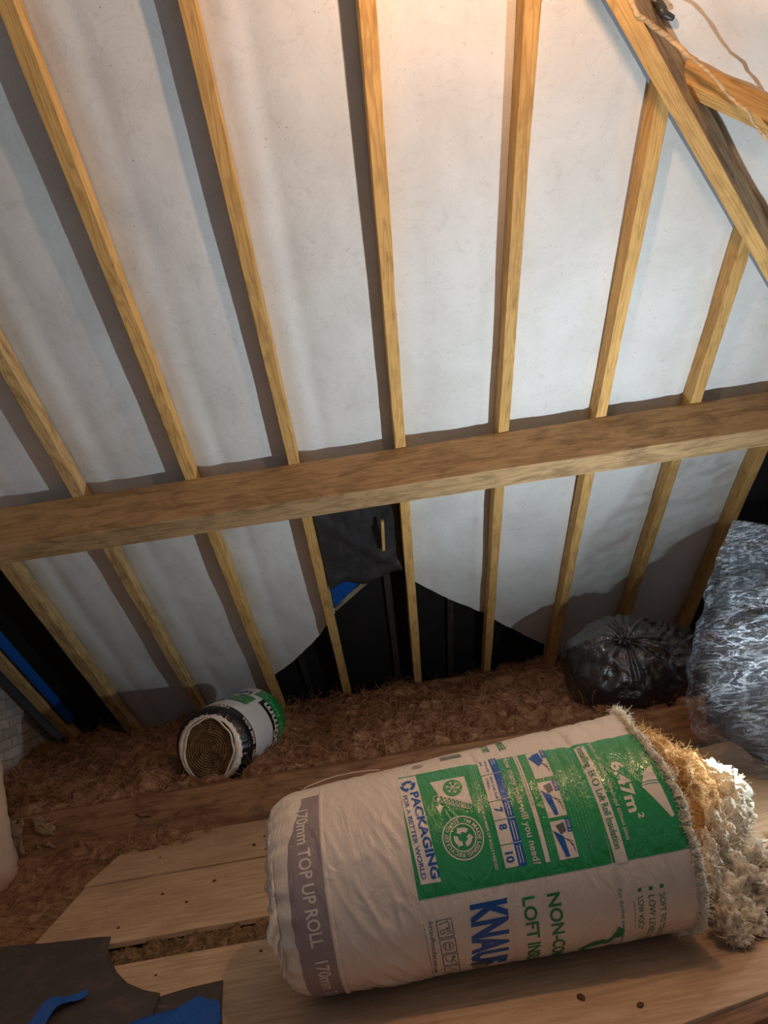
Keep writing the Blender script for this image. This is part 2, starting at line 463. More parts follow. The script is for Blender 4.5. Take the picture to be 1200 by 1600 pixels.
tag(o, 'rough plastered masonry pier at left edge in front of joist end', 'masonry pier')

# --- sub-floor
bm = bmesh.new()
grid(bm, 20, 20, lambda u, v: Vector((-3.0 + 7.5 * u, -0.5 + 7.8 * v, -0.13)))
o = link('floor', bm, M_sub); tag(o, 'dark loft floor under the boards and insulation', None, kind='structure')

# ================================================================== RAFTERS
ords = ['leftmost rafter, beside the brick gable, blue membrane strip along it', 'second rafter from left, passing over the black felt corner',
        'third rafter from left, entering at left edge of the photo', 'fourth rafter from left, with swirling knot grain, leaving at the top left corner',
        'fifth rafter from left, split and knotted, behind the small roll', 'sixth rafter from left, left of the black felt patch with timber peg',
        'seventh rafter from left, orange lit at the top middle, right of the black felt patch', 'eighth rafter from left, crossing the right half of the black felt opening',
        'ninth rafter from left, meeting the hip rafter, foot left of the black sack', 'tenth rafter from left, short one meeting hip low down, above the tied black sack']
RXC = [-2.66, -2.16, -1.53, -0.89, -0.30, 0.320, 0.925, 1.505, 2.075, 2.655]
for i, x in enumerate(RXC):
    y0 = max(0.25, x + 1.143 - 0.02)
    y1 = 6.95
    L = (y1 - y0) / CT
    wdt = 0.062 if i not in (0, 1) else 0.085
    # cut to follow the hip
    ef = (lambda X_, y_, z_, L=L, ysgn=1: max(X_, 0.0)) 
    def endfn(X_, y_, z_, y0=y0, x=x):
        if X_ < 0.2 and x > -0.9: return X_ + (y_ / CT) * (1 - X_ / 0.2)
        return X_
    o = timber('rafter', M_raf if i >= 3 else M_rafold, L, wdt, 0.10, rp(x, y0), SL, (1, 0, 0), N, seed=i, endfn=endfn, wob=0.0025)
    tag(o, ords[i], 'rafter', 'common rafters of the main slope')
o = timber('rafter', M_rafold, (6.95 - 4.4) / CT, 0.06, 0.10, rp(3.25, 4.4), SL, (1, 0, 0), N, seed=20)
tag(o, 'rafter behind the big film wrapped bag, beyond the right edge', 'rafter', 'common rafters of the main slope')

# purlin
o = timber('purlin', M_pur, 7.4, 0.140, 0.300, rp(-2.87, 4.012 + 0.07 * CT, -0.300), (1, 0, 0), SL * 1.0, N, seed=31, wob=0.003, bev=0.004)
tag(o, 'long heavy brown timber purlin running across under the rafters', 'purlin')

# hip rafter (deep, diagonal) and a strip of painted shade beside it
hd = Vector((1, 1, -TT)).normalized(); hside = Vector((1, -1, 0)).normalized(); hup = hside.cross(hd) * -1
if hup.z < 0: hup = -hup
def hipline(y, dz, side=0.0):
    return Vector((-1.074 + y, y, H - (y - D) * TT - dz)) + hside * side
hl = (hipline(5.6, 0) - hipline(0.75, 0)).length
hr = empty('hip_rafter', hipline(0.75, 0.235))
def child_timber(name, mat, Lg, W, T, origin, ax, ay, az, root, **k):
    o = timber(name, mat, Lg, W, T, origin, ax, ay, az, **k)
    mw = o.matrix_world.copy(); o.parent = root; o.matrix_parent_inverse = Matrix.Translation(-root.location); o.matrix_basis = mw
    return o
child_timber('lit_lower_edge', M_raf, hl, 0.066, 0.012, hipline(0.75, 0.235, 0.033), hd, hside, hup, hr, seed=41, wob=0.002)  # cleaner bottom face, its orange lamplight partly put into the colour
child_timber('deep_side', M_hipold, hl, 0.064, 0.40, hipline(0.75, 0.235 - 0.0145, 0.032), hd, hside, hup, hr, seed=42, wob=0.005)
tag(hr, 'deep diagonal hip rafter with cleaner lower edge tinted as lamplit and grimy brown side, upper right', 'hip rafter')
o = timber('shade_strip', M_dark, hl - 1.0, 0.02, 0.05, hipline(1.75, -0.14, 0.085), hd, hside, hup, seed=43, wob=0.003)  # dark strip stands in for the shadow band on the hip's upper side
tag(o, 'dark narrow strip for the shadow band high along the hip rafter side', 'shade strip')

# jack rafters of the hip end
for k, (yy, lab) in enumerate(((2.55, 'short jack rafter running right from the hip rafter, top right corner'), (3.17, 'lower jack rafter of the hip end, beyond the right edge'), (1.93, 'upper jack rafter of the hip end, above the top right corner'))):
    x0 = yy - 1.143 + 0.10
    s2 = Vector((CT, 0, -ST))
    o = timber('jack_rafter', M_raf, (4.5 - x0) / CT, 0.062, 0.10, hp(x0, yy), s2, (0, -1, 0), N2, seed=50 + k, wob=0.0025)
    tag(o, lab, 'rafter', 'jack rafters of the hip end')

# thin lath / cable looping over the hip rafter
M_lath = m_wood('split_lath', srgb(226, 196, 150), srgb(206, 168, 122), srgb(150, 108, 70), 0.4)
bm = bmesh.new()
lp = smoothpts([(1.14, 2.12, 3.12), (1.199, 2.179, 3.061), (1.246, 2.226, 3.036), (1.37, 2.31, 3.018), (1.456, 2.343, 2.958), (1.543, 2.376, 2.895), (1.643, 2.436, 2.823), (1.693, 2.45, 2.787), (1.763, 2.505, 2.737), (1.90, 2.58, 2.64), (2.1, 2.62, 2.5)], 8)
tube(bm, [p + Vector((0.004 * nz(i * .3), 0.004 * nz(i * .3, 5), 0.004 * nz(i * .3, 9))) for i, p in enumerate(lp)], 0.0065, 6, rf=lambda t: 1.0 + 0.45 * nz(t * 30) + (0.5 if t < 0.45 else 0))
o = link('split_lath', bm, M_lath); tag(o, 'thin pale splintered lath curving over the hip rafter side', 'lath')

# small debris lodged on the hip rafter
bm = bmesh.new()
tube(bm, smoothpts([(1.36, 2.36, 3.22), (1.40, 2.36, 3.19), (1.41, 2.36, 3.15), (1.45, 2.37, 3.13)], 5), 0.016, 7, rf=lambda t: 0.6 + 0.5 * math.sin(PI * t))
o = link('felt_scrap', bm, M_felt2); tag(o, 'torn dark felt scrap lodged beside the hip rafter, near the top', 'felt scrap')

# ================================================================== BLACK FELT PATCH, PEG, TAPES
bm = bmesh.new()
def patchf(u, v):
    x = -0.262 + 0.545 * u
    yb = 5.09 - 0.06 * u - 0.02 * math.sin(u * 9)
    y = 4.25 + (yb - 4.25) * v
    off = 0.072 - 0.02 * math.exp(-((v - 0.93) / 0.05) ** 2) + 0.018 * fbm((u * 3, v * 3, 4), 4)
    off += 0.02 * math.exp(-((u + v * 0.9 - 1.1) / 0.08) ** 2) - 0.018 * math.exp(-((u * 0.7 - v + 0.25) / 0.07) ** 2)
    return rp(x, y, off)
grid(bm, 40, 50, patchf)
o = link('felt_patch', bm, M_felt2)
md = o.modifiers.new('s', 'SOLIDIFY'); md.thickness = 0.003
tag(o, 'crumpled shiny black felt patch between two rafters just below the purlin', 'felt patch')
o = timber('timber_peg', M_raf, 0.30, 0.020, 0.020, rp(0.168, 4.524, 0.015), (rp(0.143, 4.785, 0.02) - rp(0.168, 4.524, 0.02)), (1, 0, 0), N, seed=61, bev=0.002)
tag(o, 'small pale timber peg standing on the black felt patch below the purlin', 'peg')
o = timber('felt_batten', M_grey, 0.40, 0.045, 0.02, rp(-0.262, 5.345, 0.105), rp(0.05, 5.035, 0.10) - rp(-0.262, 5.345, 0.10), rp(0.05, 5.345, 0) - rp(-0.262, 5.035, 0), N, seed=62)
tag(o, 'weathered grey batten angled under the black felt patch', 'batten')
bm = bmesh.new()
def bluef(u, v):
    x = -0.26 + 0.27 * u; lo = 5.32 - 0.27 * u; hi = 5.06
    y = hi + (max(lo, hi + .01) - hi) * v
    return rp(x, y, 0.098 + 0.006 * fbm((u * 6, v * 6, 1), 3))
grid(bm, 14, 14, bluef)
o = link('membrane_scrap', bm, M_bluetape); md = o.modifiers.new('s', 'SOLIDIFY'); md.thickness = 0.002
tag(o, 'small blue membrane scrap above the weathered grey batten', 'membrane scrap')
bm = bmesh.new()
grid(bm, 60, 5, lambda u, v: rp(-2.585 + 0.055 * v + 0.004 * nz(u * 20), 4.3 + 1.75 * u, 0.012 - 0.004 * math.sin(PI * v) + 0.04 * v))
o = link('membrane_strip', bm, M_bluetape); md = o.modifiers.new('s', 'SOLIDIFY'); md.thickness = 0.002
tag(o, 'long bright blue membrane strip along the leftmost rafter', 'membrane strip')
for k, (x, ya, yb, lab) in enumerate(((0.16, 5.1, 6.6, 'dark counter batten seen in the black opening, between its middle two rafters'), (0.63, 5.45, 6.6, 'dark counter batten seen in the black opening, further right'), (-0.62, 5.8, 6.7, 'dark counter batten in the left corner of the black opening'))):
    o = timber('counter_batten', M_dark, (yb - ya) / CT, 0.05, 0.025, rp(x, ya, 0.128), SL, (1, 0, 0), N, seed=70 + k)
    tag(o, lab, 'batten', 'counter battens')
o = timber('wall_plate', M_joist, 2.1, 0.10, 0.09, (-0.55, 6.40, 0.30), (1, 0, 0), (0, 1, 0), (0, 0, 1), seed=77)
tag(o, 'dark wall plate timber at the rafter feet behind the wool', 'wall plate')

# ================================================================== FLOOR
o = timber('binder_joist', M_joist, 5.6, 0.07, 0.36, (-2.33, 4.50, -0.12), Vector((1, -0.016, 0)), (0.016, 1, 0), (0, 0, 1), seed=81, wob=0.004, bev=0.006)
tag(o, 'long reddish brown timber joist on edge separating boards from insulation', 'joist')
def board(poly, label, th=0.022, z=0.0, name='floorboard', mat=None, org=None, ang=0.0):
    bm = bmesh.new()
    c = Vector((sum(p[0] for p in poly) / len(poly), sum(p[1] for p in poly) / len(poly)))
    R = Matrix.Rotation(-ang, 2)
    vs = [bm.verts.new(((R @ (Vector(p) - c)).x, (R @ (Vector(p) - c)).y, 0)) for p in poly]
    f = bm.faces.new(vs)
    if f.normal.z < 0: f.normal_flip()
    r = bmesh.ops.extrude_face_region(bm, geom=[f])
    nv = [g for g in r['geom'] if isinstance(g, bmesh.types.BMVert)]
    bmesh.ops.translate(bm, verts=nv, vec=(0, 0, -th))
    bmesh.ops.recalc_face_normals(bm, faces=bm.faces[:])
    bmesh.ops.bevel(bm, geom=bm.edges[:], offset=0.0015, segments=1, affect='EDGES')
    o = link(name, bm, mat or M_board, smooth=False); o.location = (c.x, c.y, z); o.rotation_euler = (0, 0, ang)
    return o
def wav(a, b, n, amp, sd):
    out = []
    for i in range(n):
        t = i / n; p = Vector(a).lerp(Vector(b), t)
        out.append((p.x + amp * nz(i * 1.3, sd) * (0 if i == 0 else 1), p.y + amp * nz(i * 1.7, sd + 5) * (0 if i == 0 else 1)))
    return out
o = board([(-1.63, 3.797), (3.2, 3.797), (3.2, 4.40), (-1.585, 4.44)], ''); tag(o, 'pale chipboard floorboard along the foot of the long joist', 'floorboard', 'floorboards')
o = board(wav((-1.59, 3.06), (0.40, 3.06), 14, 0.006, 3) + [(0.40, 3.06), (0.42, 3.766), (-1.615, 3.766)], ''); tag(o, 'second chipboard floorboard from the joist, left of the big roll, above the wool filled gap', 'floorboard', 'floorboards')
o = board([(0.43, 3.115), (3.2, 3.84 - 0.06), (0.43, 3.775)], '', ang=0.0); tag(o, 'wedge shaped floorboard behind the big roll', 'floorboard', 'floorboards')
o = board([(0.43, 2.455), (0.8, 2.502), (3.2, 3.10), (3.2, 3.765), (0.43, 3.10)], '', ang=0.25); tag(o, 'floorboard lying askew right of the big roll, under the pulled out wool', 'floorboard', 'floorboards')
o = board([(-1.40, 2.855), (0.30, 2.855), (0.79, 2.485), (3.2, 3.085), (3.2, 2.56), (0.567, 1.935), (-1.40, 1.44)], ''); tag(o, 'wide front floorboard carrying the big insulation roll', 'floorboard', 'floorboards')
o = board([(0.2, 1.832), (3.0, 2.532), (3.0, 2.465), (0.2, 1.762)], '', th=0.05, z=-0.006, mat=M_joist, name='edge_batten', ang=0.25); tag(o, 'narrow batten along the front edge of the front floorboard', 'batten')

# --- loose wool fields
def strands(bm, n, place, length, rad, curl=1.0, mi=0, sides=3, flat=0.35):
    for i in range(n):
        p = place()
        if p is None: continue
        p = Vector(p)
        a = random.uniform(0, 2 * PI); el = random.uniform(-0.1, 0.55) * flat * 2
        d = Vector((math.cos(a) * math.cos(el), math.sin(a) * math.cos(el), math.sin(el)))
        L = length * random.uniform(0.4, 1.3); k = 7; pts = [p]
        ax = Vector((random.gauss(0, 1), random.gauss(0, 1), random.gauss(0, 1) + 0.6)).normalized()
        w_ = random.uniform(0.15, 0.75) * curl * random.choice((-1, 1))
        for j in range(k):
            d = Matrix.Rotation(w_, 3, ax) @ d
            p = p + d * (L / k); pts.append(p)
        tube(bm, pts, rad * random.uniform(0.6, 1.5), sides, cap=False, mi=mi, rf=lambda t: 1.0 - 0.7 * t)
def field(name, x0, x1, y0, y1, zf, step, mats, label, ns, amp=0.03, slen=0.07, srad=0.0011, freq=5.0, keep=None, cat='insulation'):
    bm = bmesh.new(); nx = int((x1 - x0) / step); ny = int((y1 - y0) / step)
    def hz(x, y):
        a = fbm((x * freq, y * freq, 1.7), 5); b = 1 - abs(fbm((x * freq * 1.9 + 3, y * freq * 1.9, 4.4), 4)) * 1.6
        wq = fbm((x * freq * 3 + 0.6 * a, y * freq * 3, 9.0), 3)
        return zf(x, y) + amp * (a * 0.9 + 0.7 * b * 0.6 + 0.35 * wq)
    sk = None
    if keep: sk = lambda u, v: not keep(x0 + (x1 - x0) * u, y0 + (y1 - y0) * v)
    def ff(u, v):
        x = x0 + (x1 - x0) * u; y = y0 + (y1 - y0) * v
        jx = 0.5 * amp * nz(x * 14, y * 14, 2); jy = 0.5 * amp * nz(x * 14, y * 14, 7)
        return Vector((x + jx, y + jy, hz(x, y)))
    grid(bm, nx, ny, ff, skip=sk)
    def pl():
        x = random.uniform(x0, x1); y = random.uniform(y0, y1)
        if keep and not keep(x, y): return None
        return (x, y, hz(x, y) + 0.002)
    strands(bm, ns, pl, slen, srad, 1.2, mi=1)
    o = link(name, bm, mats); tag(o, label, cat, kind='stuff'); return o
def zback(x, y):
    t = min(max((y - 4.6) / 1.7, 0), 1)
    z = 0.19 + 0.155 * t - 0.07 * max(0, min(1, (4.62 - y) / 0.12)) + 0.03 * max(0, -x - 0.6) * 0.6
    # dips where the small roll and the sack sit
    z -= 0.05 * math.exp(-((x + 1.05) / 0.35) ** 2 - ((y - 5.0) / 0.5) ** 2)
    return z
field('loft_wool', -2.86, 3.9, 4.46, 6.75, zback, 0.021, [M_wool, M_woolfib], 'deep brown glass wool quilt behind the long joist', 6500, amp=0.10, slen=0.17, srad=0.0017, freq=2.9)
field('loose_wool', -2.86, -1.30, 1.6, 4.46, lambda x, y: -0.045 + 0.06 * math.exp(-((y - 4.46) / 0.22) ** 2) - (0.03 if x > -1.62 else 0.0) * 1.0, 0.016, [M_wool, M_woolfib], 'flat brown glass wool on the floor left of the floorboards', 5200, amp=0.040, slen=0.09, srad=0.0012, freq=5.0)
field('gap_wool', -1.62, 0.45, 2.86, 3.055, lambda x, y: -0.028, 0.008, [M_gapwool, M_gapwool], 'crumbly tan wool filling the gap between two floorboards', 2600, amp=0.030, slen=0.022, srad=0.0012, freq=16.0)
field('edge_wool', 0.2, 3.2, 1.2, 2.44, lambda x, y: -0.075, 0.02, [M_gapwool, M_gapwool], 'crumbly wool beyond the front edge of the floorboards, bottom right corner', 2500, amp=0.035, slen=0.03, srad=0.0012, freq=12.0, keep=lambda x, y: y < 1.832 + (x - 0.2) * 0.25 - 0.07)
# tuft of wool lying on boards against the joist (left)
field('wool_tuft', -1.60, -1.05, 4.22, 4.46, lambda x, y: -0.012 + 0.05 * math.exp(-((x + 1.42) / 0.13) ** 2) * math.exp(-((y - 4.42) / 0.16) ** 2), 0.008, [M_wool, M_woolfib], 'tuft of brown wool at the joist foot, on the corner of the floorboard', 700, amp=0.022, slen=0.07, srad=0.0011, freq=14.0)

# torn plaster paper on the joist end
bm = bmesh.new()
def tornf(u, v):
    x = -2.30 + 0.26 * u; z = 0.02 + 0.21 * v
    return Vector((x, 4.455 + 0.014 * fbm((u * 5, v * 5, 3), 4) - 0.01, z))
grid(bm, 26, 22, tornf, skip=lambda u, v: (0.25 + 0.5 * fbm((u * 4, v * 4, 8), 4) + 0.6 * u - 0.1) > 0.62 or abs(u - 0.4) < 0.2 * (1 - abs(v - 0.45)) * 0.9)
o = link('torn_plaster', bm, m_plain('torn_plaster_mat', srgb(150, 124, 98), 0.9, 0.8, 30)); md = o.modifiers.new('s', 'SOLIDIFY'); md.thickness = 0.006
tag(o, 'flaking plaster stuck on the left end of the long joist', 'plaster')

# cable on the floor right of the roll
bm = bmesh.new()
tube(bm, smoothpts([(1.40, 4.10, 0.006), (1.454, 4.237, 0.008), (1.53, 4.33, 0.03), (1.60, 4.385, 0.045), (1.69, 4.395, 0.03), (1.80, 4.37, 0.012), (1.98, 4.40, 0.01)], 8), 0.008, 8)
o = link('cable', bm, M_cable); tag(o, 'grey cable curling at the joist foot, right of the big roll', 'cable')

# ================================================================== BIG ROLL
A = Vector((-0.34, 2.44, 0.30)); AX = Vector((0.999, 0.002, 0.034)).normalized(); LR = 1.1477
SD = AX.cross(Vector((0, 0, 1))).normalized(); UP = SD.cross(AX)
def crease(u, a, u0, amp, wd, sd, a0=-1.0, a1=3.2):
    c = u0 + 0.012 * nz(a * 1.7, sd) + 0.004 * nz(a * 6, sd)
    e = (u - c) / wd
    k = 1.0 if a0 < a < a1 else 0.0
    return -amp * math.exp(-e * e) * k * (0.7 + 0.5 * nz(a * 2.5, sd + 3))
def wrink(u, a):
    w_ = 0.0030 * fbm((u * 4, a * 1.1, 2), 3)
    w_ += crease(u, a, 0.60, 0.006, 0.008, 1, 0.0, 3.0) + crease(u, a, 0.90 + 0.02 * math.sin(a * 1.4), 0.010, 0.012, 2) + crease(u, a, 0.985, 0.005, 0.009, 4)
    w_ += crease(u, a, 0.86, 0.004, 0.006, 6) + crease(u, a, 1.05, 0.004, 0.010, 8)
    # slanting drag folds over the plain left part
    if u < 0.5:
        m = math.exp(-((u - 0.24) / 0.13) ** 2) * (0.35 + 0.65 * min(1, max(0, (a - 0.5) / 0.5)))
        r = 1 - abs(nz(u * 26 - a * 3.4, a * 1.3 + u * 3, 1.0)) * 3.2
        w_ += 0.0060 * m * max(0, r) ** 1.5
        w_ += 0.003 * m * nz(u * 60 - a * 6, a * 3, 5)
    return w_
def RS(u, a, off=0.0):
    r = 0.30 + 0.039 * (u / LR)
    if a > 2.2: r -= 0.010 * min(1, (a - 2.2) / 0.6)          # flattened where it rests on the boards
    if a < -2.6: r -= 0.010
    r += wrink(u, a)
    if u < 0.02:
        t = (0.02 - u) / 0.09
        r -= 0.035 * t ** 2 - 0.007 * t * nz(a * 7, 1)
        r += 0.006 * math.sin(a * 23 + 2 * nz(a * 4)) * t
    return A + AX * u + (UP * math.cos(a) + SD * math.sin(a)) * (r + off)
def rimu(a):
    # torn right rim, how far the wrapper reaches at angle a
    return LR - 0.030 * math.exp(-((a - 0.35) / 0.5) ** 2) * 1.0 + 0.010 * nz(a * 4, 3) + 0.004 * nz(a * 17, 5) - 0.03 * (1 if abs(a) > 2.6 else 0)
roll = empty('insulation_roll', (0.23, 2.44, 0.0))
def par2(o, p): o.parent = p; return o
def par(o, root):
    o.parent = root; o.matrix_parent_inverse = Matrix.Translation(-root.location); return o
bm = bmesh.new()
NA = 260
def wf(u, v):
    a = -PI + 2 * PI * v
    uu = -0.07 + (rimu(a) + 0.07) * u
    return RS(uu, a)
grid(bm, 170, NA, wf, wrap=True)
# left end: gathered polythene drawn in
def endf(u, v):
    a = -PI + 2 * PI * v
    base = RS(-0.07, a); ctr = A + AX * (-0.052)
    t = u
    p = base.lerp(ctr, t)
    pl = math.sin(a * 19 + 3 * nz(a * 3, 2)) * 0.010 * math.sin(PI * min(1, t * 1.3)) + 0.020 * fbm((a * 2, t * 3, 3), 3) * math.sin(PI * t)
    return p - AX * (0.022 * math.sin(PI * min(1, t * 1.6)) + pl)
grid(bm, 16, 180, endf, wrap=True)
bmesh.ops.remove_doubles(bm, verts=bm.verts[:], dist=0.0004)
o = par(link('wrapper', bm, M_wrap), roll); o['label'] = 'white printed polythene wrapper'
# torn flaps at left end
bm = bmesh.new()
for k, (a0, l, wd) in enumerate(((1.05, 0.022, 0.16), (1.42, 0.040, 0.20), (1.80, 0.018, 0.10))):
    def ff(u, v, a0=a0, l=l, wd=wd, k=k):
        a = a0 + (u - 0.5) * wd * 2
        base = RS(-0.055, a, 0.004)
        return base - AX * (l * v * (0.5 + 0.5 * math.sin(PI * u))) + SD * (0.02 * v * nz(u * 4, k)) + UP * (-0.05 * v * v + 0.012 * nz(u * 8, v * 3, k))
    grid(bm, 14, 8, ff)
o = par(link('torn_flap', bm, M_wrap), roll)
md = o.modifiers.new('s', 'SOLIDIFY'); md.thickness = 0.0012
o['label'] = 'ragged white polythene flaps at the left end'

# ---- layered print on the wrapper, each piece on the curved surface
RR = 0.32
def patch(bm, quad, off, mi, fn=RS, du=0.009, ds=0.009):
    """quad: (u,s) corners in order left-top, right-top, right-bottom, left-bottom"""
    (u0, s0), (u1, s1), (u2, s2), (u3, s3) = quad
    nu = max(1, int(max(abs(u1 - u0), abs(u2 - u3)) / du)); ns = max(1, int(max(abs(s3 - s0), abs(s2 - s1)) / ds))
    def f(p, q):
        ut = u0 + (u1 - u0) * p; ub = u3 + (u2 - u3) * p; st = s0 + (s1 - s0) * p; sb = s3 + (s2 - s3) * p
        return fn(ut + (ub - ut) * q, (st + (sb - st) * q) / RR, off)
    grid(bm, nu, ns, f, mi)
def rect(bm, u0, u1, s0, s1, off, mi, fn=RS):
    patch(bm, [(u0, s0), (u1, s0), (u1, s1), (u0, s1)], off, mi, fn)
def flat_to_surface(bm, tris, off, mi, fn, rr=RR):
    """tris: list of polygons in (s,u) plane; cut to small cells and wrap on the roll"""
    t = bmesh.new()
    for poly in tris:
        try: t.faces.new([t.verts.new((p[0], p[1], 0)) for p in poly])
        except ValueError: pass
    bmesh.ops.remove_doubles(t, verts=t.verts[:], dist=1e-6)
    bmesh.ops.triangulate(t, faces=t.faces[:])
    if not t.verts: t.free(); return
    s0 = min(v.co.x for v in t.verts); s1 = max(v.co.x for v in t.verts); u0 = min(v.co.y for v in t.verts); u1 = max(v.co.y for v in t.verts)
    k = math.floor(s0 / 0.012)
    while k * 0.012 < s1:
        bmesh.ops.bisect_plane(t, geom=t.verts[:] + t.edges[:] + t.faces[:], plane_co=(k * 0.012, 0, 0), plane_no=(1, 0, 0)); k += 1
    k = math.floor(u0 / 0.012)
    while k * 0.012 < u1:
        bmesh.ops.bisect_plane(t, geom=t.verts[:] + t.edges[:] + t.faces[:], plane_co=(0, k * 0.012, 0), plane_no=(0, 1, 0)); k += 1
    mp = {}
    for v in t.verts: mp[v.index if v.index >= 0 else id(v)] = None
    t.verts.index_update()
    vv = [bm.verts.new(fn(v.co.y, v.co.x / rr, off)) for v in t.verts]
    for f in t.faces:
        try: g = bm.faces.new([vv[v.index] for v in f.verts]); g.material_index = mi
        except ValueError: pass
    t.free()
_cache = {}
def glyphs(s, bold=0.0, spacing=1.0):
    key = (s, bold, spacing)
    if key in _cache: return _cache[key]
    cu = bpy.data.curves.new('t', 'FONT'); cu.body = s; cu.size = 1.0; cu.offset = bold; cu.space_character = spacing
    cu.resolution_u = 3
    ob = bpy.data.objects.new('t', cu); COL.objects.link(ob)
    dg = bpy.context.evaluated_depsgraph_get(); dg.update()
    me = ob.evaluated_get(dg).to_mesh()
    vs = [v.co.copy() for v in me.vertices]; polys = [[tuple(vs[i][:2]) for i in p.vertices] for p in me.polygons]
    ob.evaluated_get(dg).to_mesh_clear()
    bpy.data.objects.remove(ob); bpy.data.curves.remove(cu)
    xs_ = [p[0] for q in polys for p in q]
    r = (polys, min(xs_), max(xs_)); _cache[key] = r; return r
def text(bm, s, s0, s1, u0, capu, off, mi, bold=0.0, fn=RS, du=0.0, spacing=1.0, clip=None, flip=1, rr=RR):
    """text running along +s from s0 to s1, letter feet at u0, capital height capu (towards +u); du slants the baseline"""
    polys, xa, xb = glyphs(s, bold, spacing); cap = 0.70
    out = []
    for q in polys:
        w_ = []
        for (x, y) in q:
            t = (x - xa) / (xb - xa)
            w_.append((s0 + (s1 - s0) * t, u0 + du * t + flip * y / cap * capu))
        if clip is None or max(p[0] for p in w_) <= clip: out.append(w_)
    flat_to_surface(bm, out, off, mi, fn, rr)
def disc(bm, uc, s_c, r, off, mi, fn=RS, r2=0.0, n=36, a0=0, a1=2 * PI):
    ps = []
    for k in range(n):
        a = a0 + (a1 - a0) * k / n; b = a0 + (a1 - a0) * (k + 1) / n
        P1 = (s_c + r * math.cos(a), uc + r * math.sin(a)); P2 = (s_c + r * math.cos(b), uc + r * math.sin(b))
        if r2 > 0: ps.append([P1, P2, (s_c + r2 * math.cos(b), uc + r2 * math.sin(b)), (s_c + r2 * math.cos(a), uc + r2 * math.sin(a))])
        else: ps.append([P1, P2, (s_c, uc)])
    flat_to_surface(bm, ps, off, mi, fn)
def stroke(bm, pts, wd, off, mi, fn=RS):
    ps = []
    for (a, b) in zip(pts, pts[1:]):   # pts are (u,s)
        d = Vector((b[1] - a[1], b[0] - a[0]));
        if d.length < 1e-6: continue
        n_ = Vector((-d.y, d.x)).normalized() * wd / 2
        ps.append([(a[1] + n_.x, a[0] + n_.y), (b[1] + n_.x, b[0] + n_.y), (b[1] - n_.x, b[0] - n_.y), (a[1] - n_.x, a[0] - n_.y)])
    for q in ps: flat_to_surface(bm, [q], off, mi, fn)
def poly(bm, pts, off, mi, fn=RS):
    flat_to_surface(bm, [[(s_, u_) for (u_, s_) in pts]], off, mi, fn)

O1, O2, O3, O4 = 0.0011, 0.0020, 0.0028, 0.0036
# green panel
bm = bmesh.new()
patch(bm, [(0.357, 0.082), (0.918, 0.128), (0.914, 0.487), (0.352, 0.480)], O1, 0)
def gpf(p, q):
    s_ = 0.128 + 0.012 * p + (0.487 - 0.128 - 0.012 * p) * q; a = s_ / RR
    u_ = 0.916 + (rimu(a) - 0.004 - 0.916) * p
    return RS(u_, a, O1)
grid(bm, 26, 42, gpf, 0)
o = par(link('printed_panel', bm, M_green), roll); o['label'] = 'bright green printed panel'
# band
bm = bmesh.new()
def bandf(p, q):
    s_ = 0.06 + 1.0 * q; a = s_ / RR
    lo = -0.012 + 0.055 * math.exp(-((s_ - 0.06) / 0.16) ** 2) + 0.008 * nz(s_ * 22, 3); hi = 0.104 - 0.012 * q
    if s_ < 0.16: lo = max(lo, 0.03)
    return RS(lo + (hi - lo) * p, a, O1)
grid(bm, 14, 110, bandf, 0)
o = par(link('printed_band', bm, M_band), roll); o['label'] = 'mauve grey printed band at the left end'
bm = bmesh.new()
text(bm, '170mm TOP UP ROLL', 0.13, 0.553, 0.026, 0.036, O2, 0, 0.02, du=0.004)
par2(link('band_lettering', bm, M_bandtxt), bpy.data.objects['printed_band']); bm = bmesh.new()
text(bm, '170mm TOP UP ROLL', 0.60, 1.03, 0.032, 0.036, O2, 0, 0.02)
par2(link('band_lettering', bm, M_bandtxt), bpy.data.objects['printed_band'])

# prints: 0 white, 1 blue, 2 green text, 3 pale green, 4 green, 5 grey
PM = [M_whitepr, M_blue, M_greentxt, M_palegreen, M_green, M_inkgrey]
bm = bmesh.new()
panel = bpy.data.objects['printed_panel']; wrapper = bpy.data.objects['wrapper']
W_, B_, T_, PG, GR, GY = 0, 1, 2, 3, 4, 5
patch(bm, [(0.352, 0.090), (0.413, 0.094), (0.424, 0.443), (0.366, 0.441)], O2, W_)
text(bm, 'PACKAGING', 0.170, 0.432, 0.386, 0.024, O3, B_, 0.035, du=0.014)
text(bm, 'FOR A BETTER WORLD', 0.176, 0.428, 0.362, 0.013, O3, B_, 0.012, du=0.010)
for k in range(3):      # circling arrows
    a0 = k * 2 * PI / 3 + 0.3
    disc(bm, 0.383, 0.138, 0.024, O3, B_, r2=0.013, n=8, a0=a0, a1=a0 + 1.45)
    e = a0 + 1.45
    c = lambda r, a: (0.383 + r * math.sin(a), 0.138 + r * math.cos(a))
    poly(bm, [c(0.030, e), c(0.007, e), c(0.0185, e + 0.5)], O3, B_)
